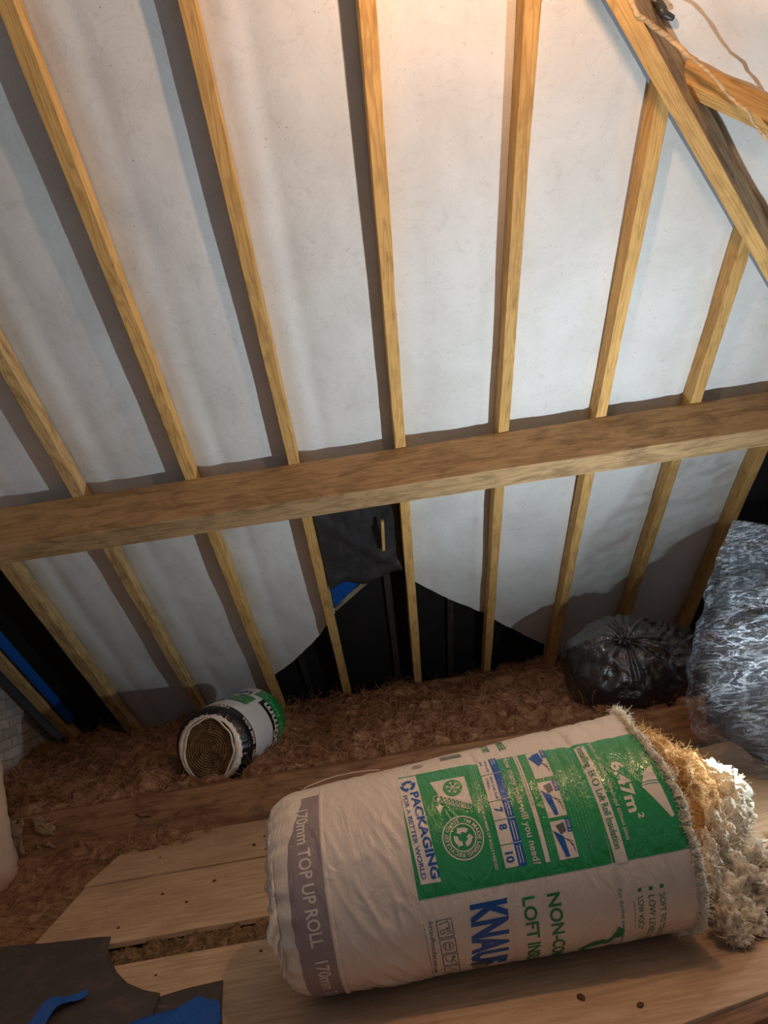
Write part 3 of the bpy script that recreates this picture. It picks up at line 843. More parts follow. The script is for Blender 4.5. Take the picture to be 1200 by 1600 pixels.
# snowflake box
poly(bm, [(0.452, 0.145), (0.561, 0.153), (0.562, 0.256), (0.47, 0.205)], O2, W_)
poly(bm, [(0.453, 0.238), (0.462, 0.262), (0.478, 0.240)], O2, W_)
disc(bm, 0.517, 0.187, 0.030, O3, GR)
for k in range(6):
    a = k * PI / 3 + 0.2; cx, cy = 0.517, 0.187
    stroke(bm, [(cx, cy), (cx + 0.022 * math.sin(a), cy + 0.022 * math.cos(a))], 0.0026, O4, W_)
    for sg in (-1, 1):
        m = (cx + 0.014 * math.sin(a), cy + 0.014 * math.cos(a))
        stroke(bm, [m, (m[0] + 0.008 * math.sin(a + sg * 0.8), m[1] + 0.008 * math.cos(a + sg * 0.8))], 0.002, O4, W_)
for k in range(9):      # looping wool strip
    cu_, cs_ = 0.462 + k * 0.011, 0.213 + k * 0.0055
    disc(bm, cu_, cs_, 0.0115, O3, W_, r2=0.0095, n=12)
# recycled ring
disc(bm, 0.512, 0.342, 0.061, O2, W_, r2=0.0572, n=48)
disc(bm, 0.512, 0.342, 0.0395, O2, W_, r2=0.036, n=40)
def ringtext(s, a_start, a_end):
    polys, xa, xb = glyphs(s, 0.02); out = []
    for q in polys:
        w_ = []
        for (x, y) in q:
            a = a_start + (a_end - a_start) * (x - xa) / (xb - xa); r = 0.0425 + y / 0.7 * 0.0105
            # angle measured clockwise as read; right-hand side (+u) is the top of the emblem
            w_.append((0.342 + r * math.sin(a), 0.512 + r * math.cos(a)))
        out.append(w_)
    flat_to_surface(bm, out, O3, W_, RS)
ringtext("I'M MADE USING RECYCLED GLASS", -0.75 - PI / 6, 2 * PI - 1.6)
for k in range(3):
    a0 = k * 2 * PI / 3 + 0.2
    disc(bm, 0.512, 0.342, 0.027, O3, W_, r2=0.014, n=6, a0=a0, a1=a0 + 1.15)
    e = a0 + 1.15
    c = lambda r, a: (0.512 + r * math.sin(a), 0.342 + r * math.cos(a))
    poly(bm, [c(0.032, e), c(0.009, e), c(0.021, e + 0.55)], O3, W_)
# small lines left of the table
text(bm, 'MINIMUM NUMBER OF ROLLS NEEDED', 0.243, 0.442, 0.583, 0.0085, O2, W_, 0.012)
for k in range(3):
    s_ = 0.11
    while s_ < 0.215:
        d_ = random.uniform(0.006, 0.014); stroke(bm, [(0.585 + k * 0.007, s_), (0.585 + k * 0.007, s_ + d_)], 0.0022, O2, PG); s_ += d_ + 0.003
# table
rect(bm, 0.612, 0.650, 0.100, 0.444, O2, W_); rect(bm, 0.650, 0.674, 0.100, 0.446, O2, B_)
for s_ in (0.170, 0.262, 0.318, 0.384):
    stroke(bm, [(0.612, s_), (0.650, s_)], 0.0018, O3, T_); stroke(bm, [(0.650, s_), (0.674, s_)], 0.0018, O3, W_)
text(bm, '7', 0.283, 0.297, 0.622, 0.022, O3, B_, 0.03)
text(bm, '8', 0.330, 0.345, 0.622, 0.022, O3, B_, 0.03)
text(bm, '10', 0.404, 0.432, 0.620, 0.022, O3, B_, 0.03)
text(bm, 'TOP UP LAYER', 0.104, 0.160, 0.634, 0.007, O3, B_, 0.01); text(bm, '(mm)', 0.104, 0.124, 0.621, 0.007, O3, B_, 0.01)
text(bm, 'EKO Loft Roll', 0.180, 0.256, 0.636, 0.007, O3, B_, 0.01); text(bm, '170mm', 0.184, 0.222, 0.622, 0.007, O3, B_, 0.01)
for (sa, sb) in ((0.106, 0.13), (0.272, 0.312), (0.326, 0.378), (0.392, 0.438)):
    for uu in (0.658, 0.666):
        stroke(bm, [(uu, sa), (uu, sb)], 0.0024, O3, W_)
text(bm, 'How many rolls will you need?', 0.108, 0.450, 0.694, 0.020, O2, W_, 0.012)
rect(bm, 0.728, 0.741, 0.112, 0.450, O2, W_)
s_ = 0.118
while s_ < 0.30:
    d_ = random.uniform(0.006, 0.014); stroke(bm, [(0.7345, s_), (0.7345, s_ + d_)], 0.002, O3, T_); s_ += d_ + 0.003
# step pictures
for k, (sa, sb) in enumerate(((0.120, 0.224), (0.237, 0.342), (0.352, 0.452))):
    rect(bm, 0.768, 0.824, sa, sb, O2, W_)
    h_ = sb - sa
    poly(bm, [(0.770, sa + 0.22 * h_), (0.796, sa + 0.42 * h_), (0.800, sa + 0.95 * h_), (0.789, sa + 0.95 * h_)] if k else [(0.770, sa + 0.20 * h_), (0.806, sa + 0.10 * h_), (0.812, sa + 0.42 * h_), (0.792, sa + 0.60 * h_)], O3, B_)
    poly(bm, [(0.782, sa + 0.12 * h_), (0.806, sa + 0.06 * h_), (0.808, sa + 0.3 * h_), (0.790, sa + 0.36 * h_)], O3, B_ if k == 0 else GY)
    for q in range(4):
        stroke(bm, [(0.796 + 0.006 * q, sa + (0.46 + 0.05 * q) * h_), (0.820, sa + (0.60 + 0.09 * q) * h_)], 0.0016, O3, GY)
    rect(bm, 0.812, 0.826, sa - 0.002, sa + 0.034, O3, B_)
    text(bm, 'STEP %d' % (k + 1), sa + 0.002, sa + 0.031, 0.8155, 0.007, O4, W_, 0.015)
# blocks of fine print
for (ua, ub, sa, sb, n_) in ((0.836, 0.896, 0.128, 0.43, 7), (0.750, 0.764, 0.125, 0.20, 3), (0.750, 0.764, 0.36, 0.45, 3), (0.750, 0.764, 0.24, 0.33, 3)):
    for q in range(n_):
        uu = ua + (ub - ua) * q / (n_ - 1); s_ = sa; e_ = sb * random.uniform(0.85, 1.0)
        while s_ < e_:
            d_ = random.uniform(0.005, 0.014); stroke(bm, [(uu, s_), (uu, s_ + d_)], 0.0016, O2, PG); s_ += d_ + 0.0035
# installing strip
patch(bm, [(0.918, 0.142), (0.950, 0.144), (0.957, 0.489), (0.922, 0.489)], O2, W_)
text(bm, 'Installing', 0.148, 0.222, 0.925, 0.020, O3, T_, 0.012, du=0.002)
text(bm, 'EK', 0.236, 0.257, 0.927, 0.020, O3, T_, 0.005)
disc(bm, 0.937, 0.272, 0.0105, O3, T_, r2=0.0075, n=20)
text(bm, 'Loft Roll Insulation', 0.294, 0.452, 0.928, 0.020, O3, T_, 0.012, du=0.002)
text(bm, 'Partially cut - ideal for 400mm and 600mm joists', 0.133, 0.436, 0.966, 0.0115, O2, W_, 0.008, du=0.003)
text(bm, '6.47m', 0.226, 0.372, 1.000, 0.034, O2, W_, 0.035)
text(bm, '2', 0.376, 0.391, 1.022, 0.016, O2, W_, 0.03)
# white wedge cut into the panel near the rim
poly(bm, [(1.108, 0.262), (1.085, 0.272), (1.060, 0.312), (1.113, 0.404), (1.122, 0.400)], O2, W_)
stroke(bm, [(1.06, 0.304), (1.085, 0.302), (1.118, 0.306)], 0.002, O3, T_); stroke(bm, [(1.06, 0.311), (1.085, 0.309), (1.118, 0.313)], 0.0016, O3, T_)
par2(link('panel_printing', bm, PM), panel)['label'] = 'white and blue lettering, table and step pictures'
bm = bmesh.new()
# lower white area
text(bm, 'KNAUF', 0.520, 0.775, 0.497, 0.098, O1, B_, 0.045, du=-0.028)
par2(link('brand_lettering', bm, PM), wrapper)
bm = bmesh.new()
text(bm, 'LOFT INSULATION', 0.528, 1.02, 0.640, 0.036, O1, T_, 0.022, du=-0.008)
par2(link('product_lettering', bm, PM), wrapper)
bm = bmesh.new()
text(bm, 'NON-COMBUSTIBLE', 0.532, 1.06, 0.712, 0.036, O1, T_, 0.022, du=-0.008)
par2(link('product_lettering', bm, PM), wrapper)
bm = bmesh.new()
for (t_, uu, s1_) in (('SOFT TO TOUCH', 1.028, 0.80), ('LOW LEVELS OF DUST', 0.996, 0.90), ('LOW VOCs*', 0.965, 0.715)):
    text(bm, t_, 0.592, s1_, uu, 0.018, O1, T_, 0.0, du=-0.004)
    rect(bm, uu + 0.004, uu + 0.015, 0.566, 0.577, O1, T_)
    par2(link('claim_lettering', bm, PM), wrapper); bm = bmesh.new()
text(bm, 'For further installation instructions', 0.562, 0.87, 0.915, 0.009, O1, T_, 0.0)
s_ = 0.60
while s_ < 0.70:
    stroke(bm, [(0.953, s_), (0.953, s_ + 0.008)], 0.0015, O1, GY); s_ += 0.011
par2(link('note_lettering', bm, PM), wrapper)
bm = bmesh.new()
text(bm, 'knaufinsulation.com', 0.545, 0.765, 0.366, 0.014, O1, GY, 0.0, du=-0.010)
s_ = 0.548
while s_ < 0.76:
    stroke(bm, [(0.352, s_), (0.352, s_ + 0.007)], 0.0016, O1, GY); s_ += 0.010
par2(link('website_lettering', bm, PM), wrapper)
bm = bmesh.new()
for k in range(4):
    sa = 0.546 + k * 0.060; sb = sa + 0.054; ua, ub = 0.388, 0.432
    stroke(bm, [(ua, sa), (ub, sa), (ub, sb), (ua, sb), (ua, sa)], 0.0022, O1, GY)
    if k == 0:
        stroke(bm, [(0.395, sa + .012), (0.42, sa + .006), (0.424, sa + .022), (0.408, sa + .03)], 0.0022, O1, GY)
        disc(bm, 0.40, sa + 0.036, 0.007, O1, GY, r2=0.005, n=12)
        for q in range(3): stroke(bm, [(0.412, sa + 0.030 + q * .007), (0.427, sa + 0.028 + q * .007)], 0.002, O1, GY)
    elif k == 1:
        disc(bm, 0.410, sa + 0.027, 0.016, O1, GY, r2=0.0138, n=20); stroke(bm, [(0.402, sa + .012), (0.402, sa + .042)], 0.002, O1, GY)
        stroke(bm, [(0.414, sa + .018), (0.414, sa + .036)], 0.004, O1, GY)
    elif k == 2:
        stroke(bm, [(0.395, sa + .008), (0.40, sa + .03), (0.412, sa + .036), (0.416, sa + .02), (0.426, sa + .044)], 0.0024, O1, GY)
        disc(bm, 0.42, sa + 0.014, 0.005, O1, GY, n=10)
    else:
        stroke(bm, [(0.40, sa + .01), (0.42, sa + .04)], 0.0024, O1, GY)
par2(link('care_symbols', bm, PM), wrapper)
bm = bmesh.new()
# printed leaf emblem at the lower edge
poly(bm, [(0.905, 0.690), (0.922, 0.700), (0.915, 0.740), (0.89, 0.77), (0.865, 0.775), (0.872, 0.745), (0.895, 0.728)], O1, T_)
poly(bm, [(0.865, 0.775), (0.87, 0.745), (0.835, 0.735), (0.80, 0.765), (0.805, 0.80), (0.835, 0.775)], O1, T_)
poly(bm, [(0.80, 0.765), (0.79, 0.80), (0.80, 0.84), (0.815, 0.80)], O1, T_)
par2(link('leaf_emblem', bm, PM), wrapper)
bm = bmesh.new()
# print beyond the top edge
text(bm, 'FREE', -0.045, 0.062, 0.700, 0.022, O1, T_, 0.02)
text(bm, 'BUILT BY', -0.10, 0.048, 0.648, 0.022, O1, T_, 0.02)
par2(link('top_lettering', bm, PM), wrapper)
bm = bmesh.new()
for k in range(7): stroke(bm, [(0.505 + 0.0, -0.012 + 0.007 * k), (0.575, -0.008 + 0.007 * k)], 0.003, O1, GY)
par2(link('barcode', bm, PM), wrapper)
bm = bmesh.new()
disc(bm, 0.425, 0.030, 0.017, O1, GY, r2=0.014, n=20); stroke(bm, [(0.417, 0.022), (0.433, 0.038)], 0.004, O1, GY)
par2(link('recycling_symbol', bm, PM), wrapper)
bm = bmesh.new()
for k in range(12): stroke(bm, [(0.470, 0.735 + 0.0055 * k), (0.520, 0.732 + 0.0055 * k)], 0.0024 if k % 3 else 0.0036, O3, GY)
par2(link('barcode', bm, PM), wrapper)

# loose film edge lifting from the top-left of the roll
bm = bmesh.new()
tube(bm, [RS(0.04 + 0.26 * k / 14, -0.25 + 0.25 * abs(k / 7 - 1) ** 2 * 0.4, 0.006 + 0.012 * math.sin(PI * k / 14)) for k in range(15)], 0.0016, 5)
o = par(link('loose_film', bm, M_wrap), roll); o['label'] = 'loose film edge lifting near the left end'
# lap of the outer sheet beside the band
bm = bmesh.new()
grid(bm, 3, 90, lambda p, q: RS(0.098 - 0.012 * q + 0.014 * p, (0.02 + 1.0 * q) / RR, 0.0012 + 0.0035 * math.sin(PI * min(1, p * 1.2))))
o = par(link('sheet_lap', bm, M_wrap), roll)

# inner wool, end face and ragged rim
def lumpy(bm, c, r, sx, sy, sz, sd, n=3, amp=0.35, mi=0, rot=None):
    t = bmesh.new(); bmesh.ops.create_icosphere(t, subdivisions=n, radius=1.0)
    vv = []
    for v in t.verts:
        d = v.co.normalized()
        k = 1 + amp * fbm((d.x * 2.2 + sd, d.y * 2.2, d.z * 2.2), 4) + 0.5 * amp * fbm((d.x * 6 + sd, d.y * 6, d.z * 6), 3)
        p = Vector((d.x * sx, d.y * sy, d.z * sz)) * r * k
        if rot is not None: p = rot @ p
        vv.append(bm.verts.new(Vector(c) + p))
    for f in t.faces: bm.faces.new([vv[v.index] for v in f.verts]).material_index = mi
    t.free()
def lump_place(cs):
    def pl():
        c, r, sx, sy, sz = random.choice(cs)
        d = Vector((random.gauss(0, 1), random.gauss(0, 1), random.gauss(0, 1))).normalized()
        return Vector(c) + Vector((d.x * sx, d.y * sy, d.z * sz)) * r
    return pl
bm = bmesh.new()
def coref(u, v):
    a = -PI + 2 * PI * v
    rim = RS(rimu(a) - 0.02, a, -0.012)
    ctr = A + AX * (LR - 0.03)
    p = rim.lerp(ctr, u)
    return p + AX * (0.03 * fbm((u * 12, a * 1.0, 4), 4) + 0.018 * math.sin(u * 60 + a) + 0.02)
grid(bm, 40, 120, coref, wrap=True)
o = par(link('wool_core', bm, [M_tan]), roll); o['label'] = 'tan wool filling the open right end'
bm = bmesh.new()
rimpts = []
for k in range(150):
    a = -0.35 + 3.0 * k / 149
    rimpts.append(RS(rimu(a) + 0.004, a, 0.002 + 0.010 * nz(k * 0.35, 2)) + AX * (0.006 * nz(k * 0.5)))
tube(bm, rimpts, 0.0080, 8, rf=lambda t: (0.55 + 0.9 * min(1, max(0, (t - 0.12) / 0.25))) * (1 + 0.5 * nz(t * 13, 3)))
def rimpl():
    k = random.randrange(150); return rimpts[k] + Vector((random.gauss(0, .008), random.gauss(0, .008), random.gauss(0, .008)))
strands(bm, 3400, rimpl, 0.024, 0.0008, 2.0, mi=1, flat=0.8)
o = par(link('wool_rim', bm, [M_pale, M_palefib]), roll); o['label'] = 'pale fluffy wool fringe round the cut rim'
# pulled out wool: tan slab with edge coloured pale as lit, lumps down the rim, trailing heap
def sheetpts(bm, rows, nu, nv, amp, fr, mi, sd):
    """lofted lumpy sheet through rows of control points"""
    R_ = [smoothpts(r, 6) for r in rows]
    def g(u, v):
        i = u * (len(R_) - 1); a = min(int(i), len(R_) - 2); f = i - a
        def at(r, t):
            j = t * (len(r) - 1); b = min(int(j), len(r) - 2); h_ = j - b; return r[b].lerp(r[b + 1], h_)
        p = at(R_[a], v).lerp(at(R_[a + 1], v), f)
        n1 = fbm((p.x * fr + sd, p.y * fr, p.z * fr), 4); n2 = fbm((p.x * fr + sd, p.y * fr + 7, p.z * fr), 4)
        return p + Vector((n1, n2, n1 * 0.8 + 0.4 * n2)) * amp
    grid(bm, nu, nv, g, mi); return g
bm = bmesh.new()
rows = [[(0.86, 2.62, 0.60), (0.98, 2.78, 0.50), (1.12, 2.92, 0.36), (1.24, 3.02, 0.22)],
        [(0.86, 2.50, 0.57), (1.00, 2.60, 0.50), (1.14, 2.74, 0.38), (1.27, 2.86, 0.24)],
        [(0.87, 2.40, 0.46), (0.98, 2.46, 0.42), (1.10, 2.56, 0.32), (1.20, 2.66, 0.18)],
        [(0.86, 2.34, 0.34), (0.94, 2.36, 0.30), (1.03, 2.42, 0.22), (1.10, 2.50, 0.10)],
        [(0.86, 2.42, 0.18), (0.92, 2.46, 0.14), (0.98, 2.52, 0.09), (1.02, 2.58, 0.04)]]
g = sheetpts(bm, rows, 46, 60, 0.028, 9, 0, 1.0)
strands(bm, 3200, lambda: g(random.random() * .99, random.random() * .99) + Vector((0, 0, .002)), 0.05, 0.0008, 1.0, mi=1)
o = par(link('pulled_wool', bm, [M_tan, M_tanfib]), roll); o['label'] = 'brown layer of wool pulled out of the open end'
bm = bmesh.new()
cs = []
random.seed(11)
def addl(c, r, sx, sy, sz):
    cs.append((c, r, sx, sy, sz)); lumpy(bm, c, r, sx, sy, sz, len(cs) * 3.7, 4, 0.5)
# lumps coloured as brightly lit at the end of the slab
for c, r, s3 in (((1.25, 2.93, 0.26), 0.070, (1, 1, 1.0)), ((1.24, 2.80, 0.25), 0.072, (1.1, 1, 1.1)), ((1.19, 2.68, 0.24), 0.065, (.9, 1, 1.2)), ((1.30, 2.90, 0.14), 0.07, (1, 1, 1.3)), ((1.33, 3.00, 0.22), 0.045, (1.6, .8, .7)),
                 ((1.12, 2.58, 0.22), 0.060, (.9, .9, 1.3)), ((1.06, 2.50, 0.20), 0.058, (.8, .8, 1.5)), ((1.14, 2.52, 0.11), 0.062, (1, 1, 1.1)),
                 ((1.00, 2.40, 0.26), 0.042, (.8, .8, 1.7)), ((0.94, 2.33, 0.22), 0.042, (.7, .7, 1.9)), ((1.04, 2.42, 0.12), 0.060, (1, 1, 1.2)), ((0.97, 2.34, 0.10), 0.058, (1, .9, 1.2)),
                 ((0.90, 2.26, 0.20), 0.034, (.7, .7, 1.9)), ((0.92, 2.24, 0.09), 0.042, (.9, .9, 1.4)), ((1.00, 2.30, 0.04), 0.055, (1.1, .9, .7)), ((0.94, 2.24, 0.035), 0.040, (1, .9, .8)),
                 ((1.12, 2.44, 0.05), 0.07, (1.3, 1, .7)), ((1.20, 2.50, 0.06), 0.065, (1.3, .9, .8)), ((1.22, 2.42, 0.045), 0.055, (1.4, .8, .7)), ((1.32, 2.44, 0.035), 0.05, (1.5, .8, .6)), ((1.28, 2.56, 0.05), 0.055, (1.4, .8, .7))):
    addl(c, r, *s3)
strands(bm, 5200, lump_place(cs), 0.030, 0.0009, 2.2, mi=1, flat=0.7)
strands(bm, 260, lump_place(cs), 0.085, 0.0010, 0.9, mi=1, flat=0.5)
o = par(link('wool_heap', bm, [M_pale, M_palefib]), roll); o['label'] = 'pale shredded wool spilling onto the boards'
# twisted pale wisp
bm = bmesh.new()
for q in range(26):
    p0 = [(1.26 + 0.01 * q % 0.03, 2.78, 0.10), (1.33, 2.80, 0.05), (1.42, 2.86, 0.03), (1.50, 2.97, 0.02 + 0.02 * (q % 3))]
    tube(bm, smoothpts([(x + random.gauss(0, .008), y + random.gauss(0, .008), z + abs(random.gauss(0, .006))) for x, y, z in p0], 5), 0.0013, 3, cap=False)
o = par(link('wool_wisp', bm, M_palefib), roll)
tag(roll, 'large wrapped roll of loft insulation, green printed panel, torn open at right end', 'insulation roll')

# ================================================================== SMALL ROLL
RS_R = 0.262; PS = math.radians(77)
A2 = Vector((-1.165, 4.80, 0.13 + RS_R)); AX2 = Vector((math.cos(PS), math.sin(PS), 0.02)).normalized(); L2 = 0.80
SD2 = AX2.cross(Vector((0, 0, 1))).normalized(); UP2 = SD2.cross(AX2)
def S2(u, a, off=0.0):
    r = RS_R + 0.004 * fbm((u * 5, a * 1.5, 7), 3)
    if u < 0.06: r -= 0.05 * ((0.06 - u) / 0.06) ** 2 - 0.004 * math.sin(a * 31 + 3 * nz(a * 5))* (0.06 - u) / 0.06
    if u > L2 - 0.08: r -= 0.06 * ((u - L2 + 0.08) / 0.08) ** 2
    if abs(a) > 2.5: r -= 0.02 * (abs(a) - 2.5)
    return A2 + AX2 * u + (UP2 * math.cos(a) + SD2 * math.sin(a)) * (r + off)
sroll = empty('insulation_roll', (A2.x + .09, A2.y + .39, 0.13))
bm = bmesh.new()
vs = grid(bm, 70, 160, lambda u, v: S2(L2 * u, -PI + 2 * PI * v), wrap=True)
bmesh.ops.contextual_create  # noqa
c = bm.verts.new(A2 + AX2 * (L2 + 0.004))
for k in range(160): bm.faces.new((vs[70][k], vs[70][(k + 1) % 160], c))
o = par(link('wrapper', bm, M_wrap2), sroll); o['label'] = 'white printed polythene wrapper'
# white turned-in flap ring at the near end
bm = bmesh.new()
def ring2(u, v):
    a = -PI + 2 * PI * v
    ro = RS_R - 0.042; ri = 0.188 + 0.018 * math.sin(a * 2 + 1.0) + 0.008 * nz(a * 3)
    r = ro + (ri - ro) * u
    return A2 - AX2 * (0.004 + 0.018 * math.sin(PI * u) + 0.006 * nz(a * 9, u * 4)) + (UP2 * math.cos(a) + SD2 * math.sin(a)) * r
grid(bm, 8, 150, ring2, wrap=True)
tube(bm, [A2 - AX2 * 0.022 + (UP2 * math.cos(t) + SD2 * math.sin(t)) * (0.185 + 0.018 * math.sin(t * 2 + 1) + 0.014 * nz(t * 2)) for t in [-2.7 + 0.045 * k for k in range(121)]], 0.006, 6)
o = par(link('turned_flap', bm, M_whitepr), sroll); o['label'] = 'white polythene turned in round the open end'
bm = bmesh.new()
def core2(u, v):
    a = -PI + 2 * PI * v; r = 0.20 * u
    sp = 0.006 * math.sin((r * 2 * PI / 0.017) - a) + 0.006 * fbm((r * 20 * math.cos(a), r * 20 * math.sin(a), 1), 3)
    return A2 - AX2 * (0.000 + sp) + (UP2 * math.cos(a) + SD2 * math.sin(a)) * r
grid(bm, 90, 140, core2, wrap=True)
o = par(link('wool_core', bm, M_core), sroll); o['label'] = 'brown spiral wound wool end'
bm = bmesh.new()
RR2 = 0.262
def prect(u0, u1, s0, s1, off, mi): 
    nu = max(2, int((u1 - u0) / 0.012)); ns = max(2, int((s1 - s0) / 0.012))
    grid(bm, nu, ns, lambda p, q: S2(u0 + (u1 - u0) * p, (s0 + (s1 - s0) * q) / RR2, off), mi)
prect(0.006, 0.135, -0.78, 0.78, 0.0012, 0)
kw = dict(fn=S2, rr=RR2)
def t2(t_, sa, sb, uf, cap, mi, bold=0.03): text(bm, t_, sa, sb, uf, cap, 0.003, mi, bold, flip=-1, **kw)
t2('100mm', 0.66, 0.47, 0.118, 0.046, 1); t2('BASE ROLL', 0.43, 0.24, 0.118, 0.034, 1)
t2('100mm', 0.13, -0.06, 0.118, 0.046, 1); t2('BASE ROLL', -0.10, -0.29, 0.118, 0.034, 1)
prect(0.455, 0.56, 0.20, 0.66, 0.001, 0)
t2('100mm', 0.60, 0.23, 0.552, 0.085, 1)
prect(0.56, 0.74, 0.12, 0.66, 0.001, 2)
t2('BASE ROLL', 0.56, 0.18, 0.64, 0.055, 3, 0.02)
t2('EKO', 0.17, -0.20, 0.47, 0.17, 2, 0.07)
t2('LOFT ROLL', 0.10, -0.24, 0.60, 0.085, 4, 0.04)
o = par(link('printing', bm, [M_blackpr, M_whitepr, M_green, M_palegreen, M_blue]), sroll); o['label'] = 'black, green and blue print'
# fluff on the far end
bm = bmesh.new()
def fl():
    a = random.uniform(-1.2, 1.6); return S2(L2 - 0.01, a, 0.002)
strands(bm, 260, fl, 0.035, 0.0012, 1.5)
o = par(link('wool_fringe', bm, M_woolfib), sroll)
tag(sroll, 'small white insulation roll with brown spiral end and black band, lying behind the joist', 'insulation roll')

# ================================================================== TIED BLACK SACK
sack = empty('refuse_sack', (1.72, 4.98, 0.2))
CB = Vector((1.72, 4.96, 0.46))
KD = Vector((-0.22, -0.72, 0.62)).normalized()
ka = KD.cross(Vector((1, 0, 0.2))).normalized(); kb = KD.cross(ka)
def sackf(u, v, shrink=1.0):
    rho = PI * (u ** 0.85); psi = 2 * PI * v
    d = KD * math.cos(rho) + (ka * math.cos(psi) + kb * math.sin(psi)) * math.sin(rho)
    # superellipsoid radius
    ex = 2.3
    rx, ry, rz = 0.45, 0.36, 0.335
    if d.x > 0: rx = 0.56
    k = (abs(d.x / rx) ** ex + abs(d.y / ry) ** ex + abs(d.z / rz) ** ex) ** (-1 / ex)
    if d.z > 0 and d.x > 0: k *= 1 - 0.30 * d.x * d.z
    f = math.exp(-(rho / 0.55) ** 2)
    k *= 1 - 0.20 * math.exp(-(rho / 0.28) ** 2)
    pl = math.sin(psi * 13 + 4 * nz(math.cos(psi) * 2, math.sin(psi) * 2, rho * 0.6)) * 0.5 + 0.6 * nz(math.cos(psi) * 5, math.sin(psi) * 5, rho * 1.2)
    k += 0.015 * pl * math.exp(-((rho - 0.5) / 0.42) ** 2)
    r1 = 1 - abs(nz(d.x * 2.4 + 2, d.y * 2.4, d.z * 2.4)) * 2.6
    k += 0.014 * r1 + 0.010 * fbm((d.x * 6, d.y * 6, d.z * 6), 3)
    # drag folds towards the right
    if d.x > 0: k += 0.005 * math.sin((d.z * 1.2 - d.x * 0.9 + d.y * .3) * 30 + 4 * nz(d.x * 3, d.z * 3)) * min(1, d.x * 1.6)
    p = CB + d * k
    if p.z < 0.19: p.z = 0.19 + 0.02 * nz(p.x * 6, p.y * 6)
    return p
bm = bmesh.new(); grid(bm, 130, 220, sackf, wrap=True)
bmesh.ops.remove_doubles(bm, verts=bm.verts[:], dist=0.0005)
o = par(link('sack_body', bm, M_bag), sack)
bm = bmesh.new()
kp = sackf(0.012, 0.3)
for k in range(9):
    a = k * 2 * PI / 9; q = (ka * math.cos(a) + kb * math.sin(a))
    tube(bm, smoothpts([kp - KD * 0.05 + q * 0.035, kp - KD * 0.005 + q * 0.016, kp + KD * 0.022 + q * 0.012, kp + KD * 0.045 + q * (0.03 + 0.012 * (k % 3)), kp + KD * (0.055 - 0.012 * (k % 2)) + q * 0.055], 4), 0.012, 7, rf=lambda t: 1.0 if t < 0.6 else 1.0 - 0.8 * (t - 0.6))
tube(bm, smoothpts([kp + KD * 0.01 + ka * 0.02 + kb * -0.02, kp + KD * 0.02 - ka * 0.03, kp + KD * 0.03 + kb * 0.03, kp + KD * 0.02 + ka * 0.028, kp + KD * 0.01 - kb * 0.028], 4), 0.011, 7)
o = par(link('knot', bm, M_bag), sack); o['label'] = 'gathered knotted neck'
tag(sack, 'tied black plastic sack sitting on the wool behind the joist', 'sack')

# ================================================================== BIG FILM BAG
big = empty('film_bag', (2.05, 3.50, 0.0))
XL = [(0.0, 1.70), (0.07, 1.60), (0.15, 1.525), (0.26, 1.475), (0.40, 1.465), (0.55, 1.50), (0.74, 1.575), (0.98, 1.675), (1.12, 1.745), (1.22, 1.80), (1.28, 1.828)]
def xl(z):
    for (a, xa_), (b, xb_) in zip(XL, XL[1:]):
        if a <= z <= b: return xa_ + (xb_ - xa_) * (z - a) / (b - a)
    return XL[-1][1]
def bigf(u, v, s=1.0):
    z0 = 1.28 * u; l = xl(min(z0, 1.28)) * 1.055; rgt = 2.80 - 0.10 * u
    if z0 < 0.2: rgt -= 0.25 * (1 - z0 / 0.2) ** 2
    psi = 2 * PI * v
    cx = (l + rgt) / 2; rx = (rgt - l) / 2 * s
    dep = 0.34 * (1 - max(0, (u - 0.35) / 0.65) ** 1.6 * 0.93) * (0.78 + 0.22 * min(1, z0 / 0.18)) * s
    cs_, sn_ = math.cos(psi), math.sin(psi)
    x = cx + rx * (abs(cs_) ** 0.9) * (1 if cs_ > 0 else -1); y = 3.66 + dep * (abs(sn_) ** 0.85) * (1 if sn_ > 0 else -1) - 0.04 * u
    ztop = 1.285 - 0.33 * max(0, x - 1.95)
    z = 0.008 + u * ztop
    e = min(1, u * 6) * min(1, (1 - u) * 7)
    h1 = 1 - abs(nz(x * 2.4, y * 2.0, z * 7.0)) * 2.6
    h2 = 1 - abs(nz(x * 5 + 3, y * 5, z * 15.0 + x * 4)) * 2.4
    # folds fanning from the peak
    fx, fz = x - 1.93, z - 1.28; fa = math.atan2(fx, -fz); fr = math.hypot(fx, fz)
    fan = math.sin(fa * 26 + 2 * nz(fr * 4, 2)) * math.exp(-(fr / 0.38) ** 2)
    # tight puckers on lower-left flank
    pk = math.sin((z * 1.0 - x * 0.7) * 95 + 5 * nz(x * 4, z * 4)) * math.exp(-((z - 0.30) / 0.16) ** 2) * (1 if cs_ < 0.2 else 0.3)
    d = e * (0.016 * h1 + 0.008 * h2 + 0.012 * fan + 0.004 * pk) * s
    nrm = Vector((cs_ / max(rx, .05), sn_ / max(dep, .05), 0)).normalized()
    return Vector((x, y, z)) + nrm * d
bm = bmesh.new(); vs = grid(bm, 150, 260, bigf, wrap=True)
c = bm.verts.new((2.2, 3.66, 0.006))
for k in range(260): bm.faces.new((vs[0][(k + 1) % 260], vs[0][k], c))
o = par(link('outer_film', bm, M_film), big); o['label'] = 'crumpled translucent plastic film'
bm = bmesh.new(); 
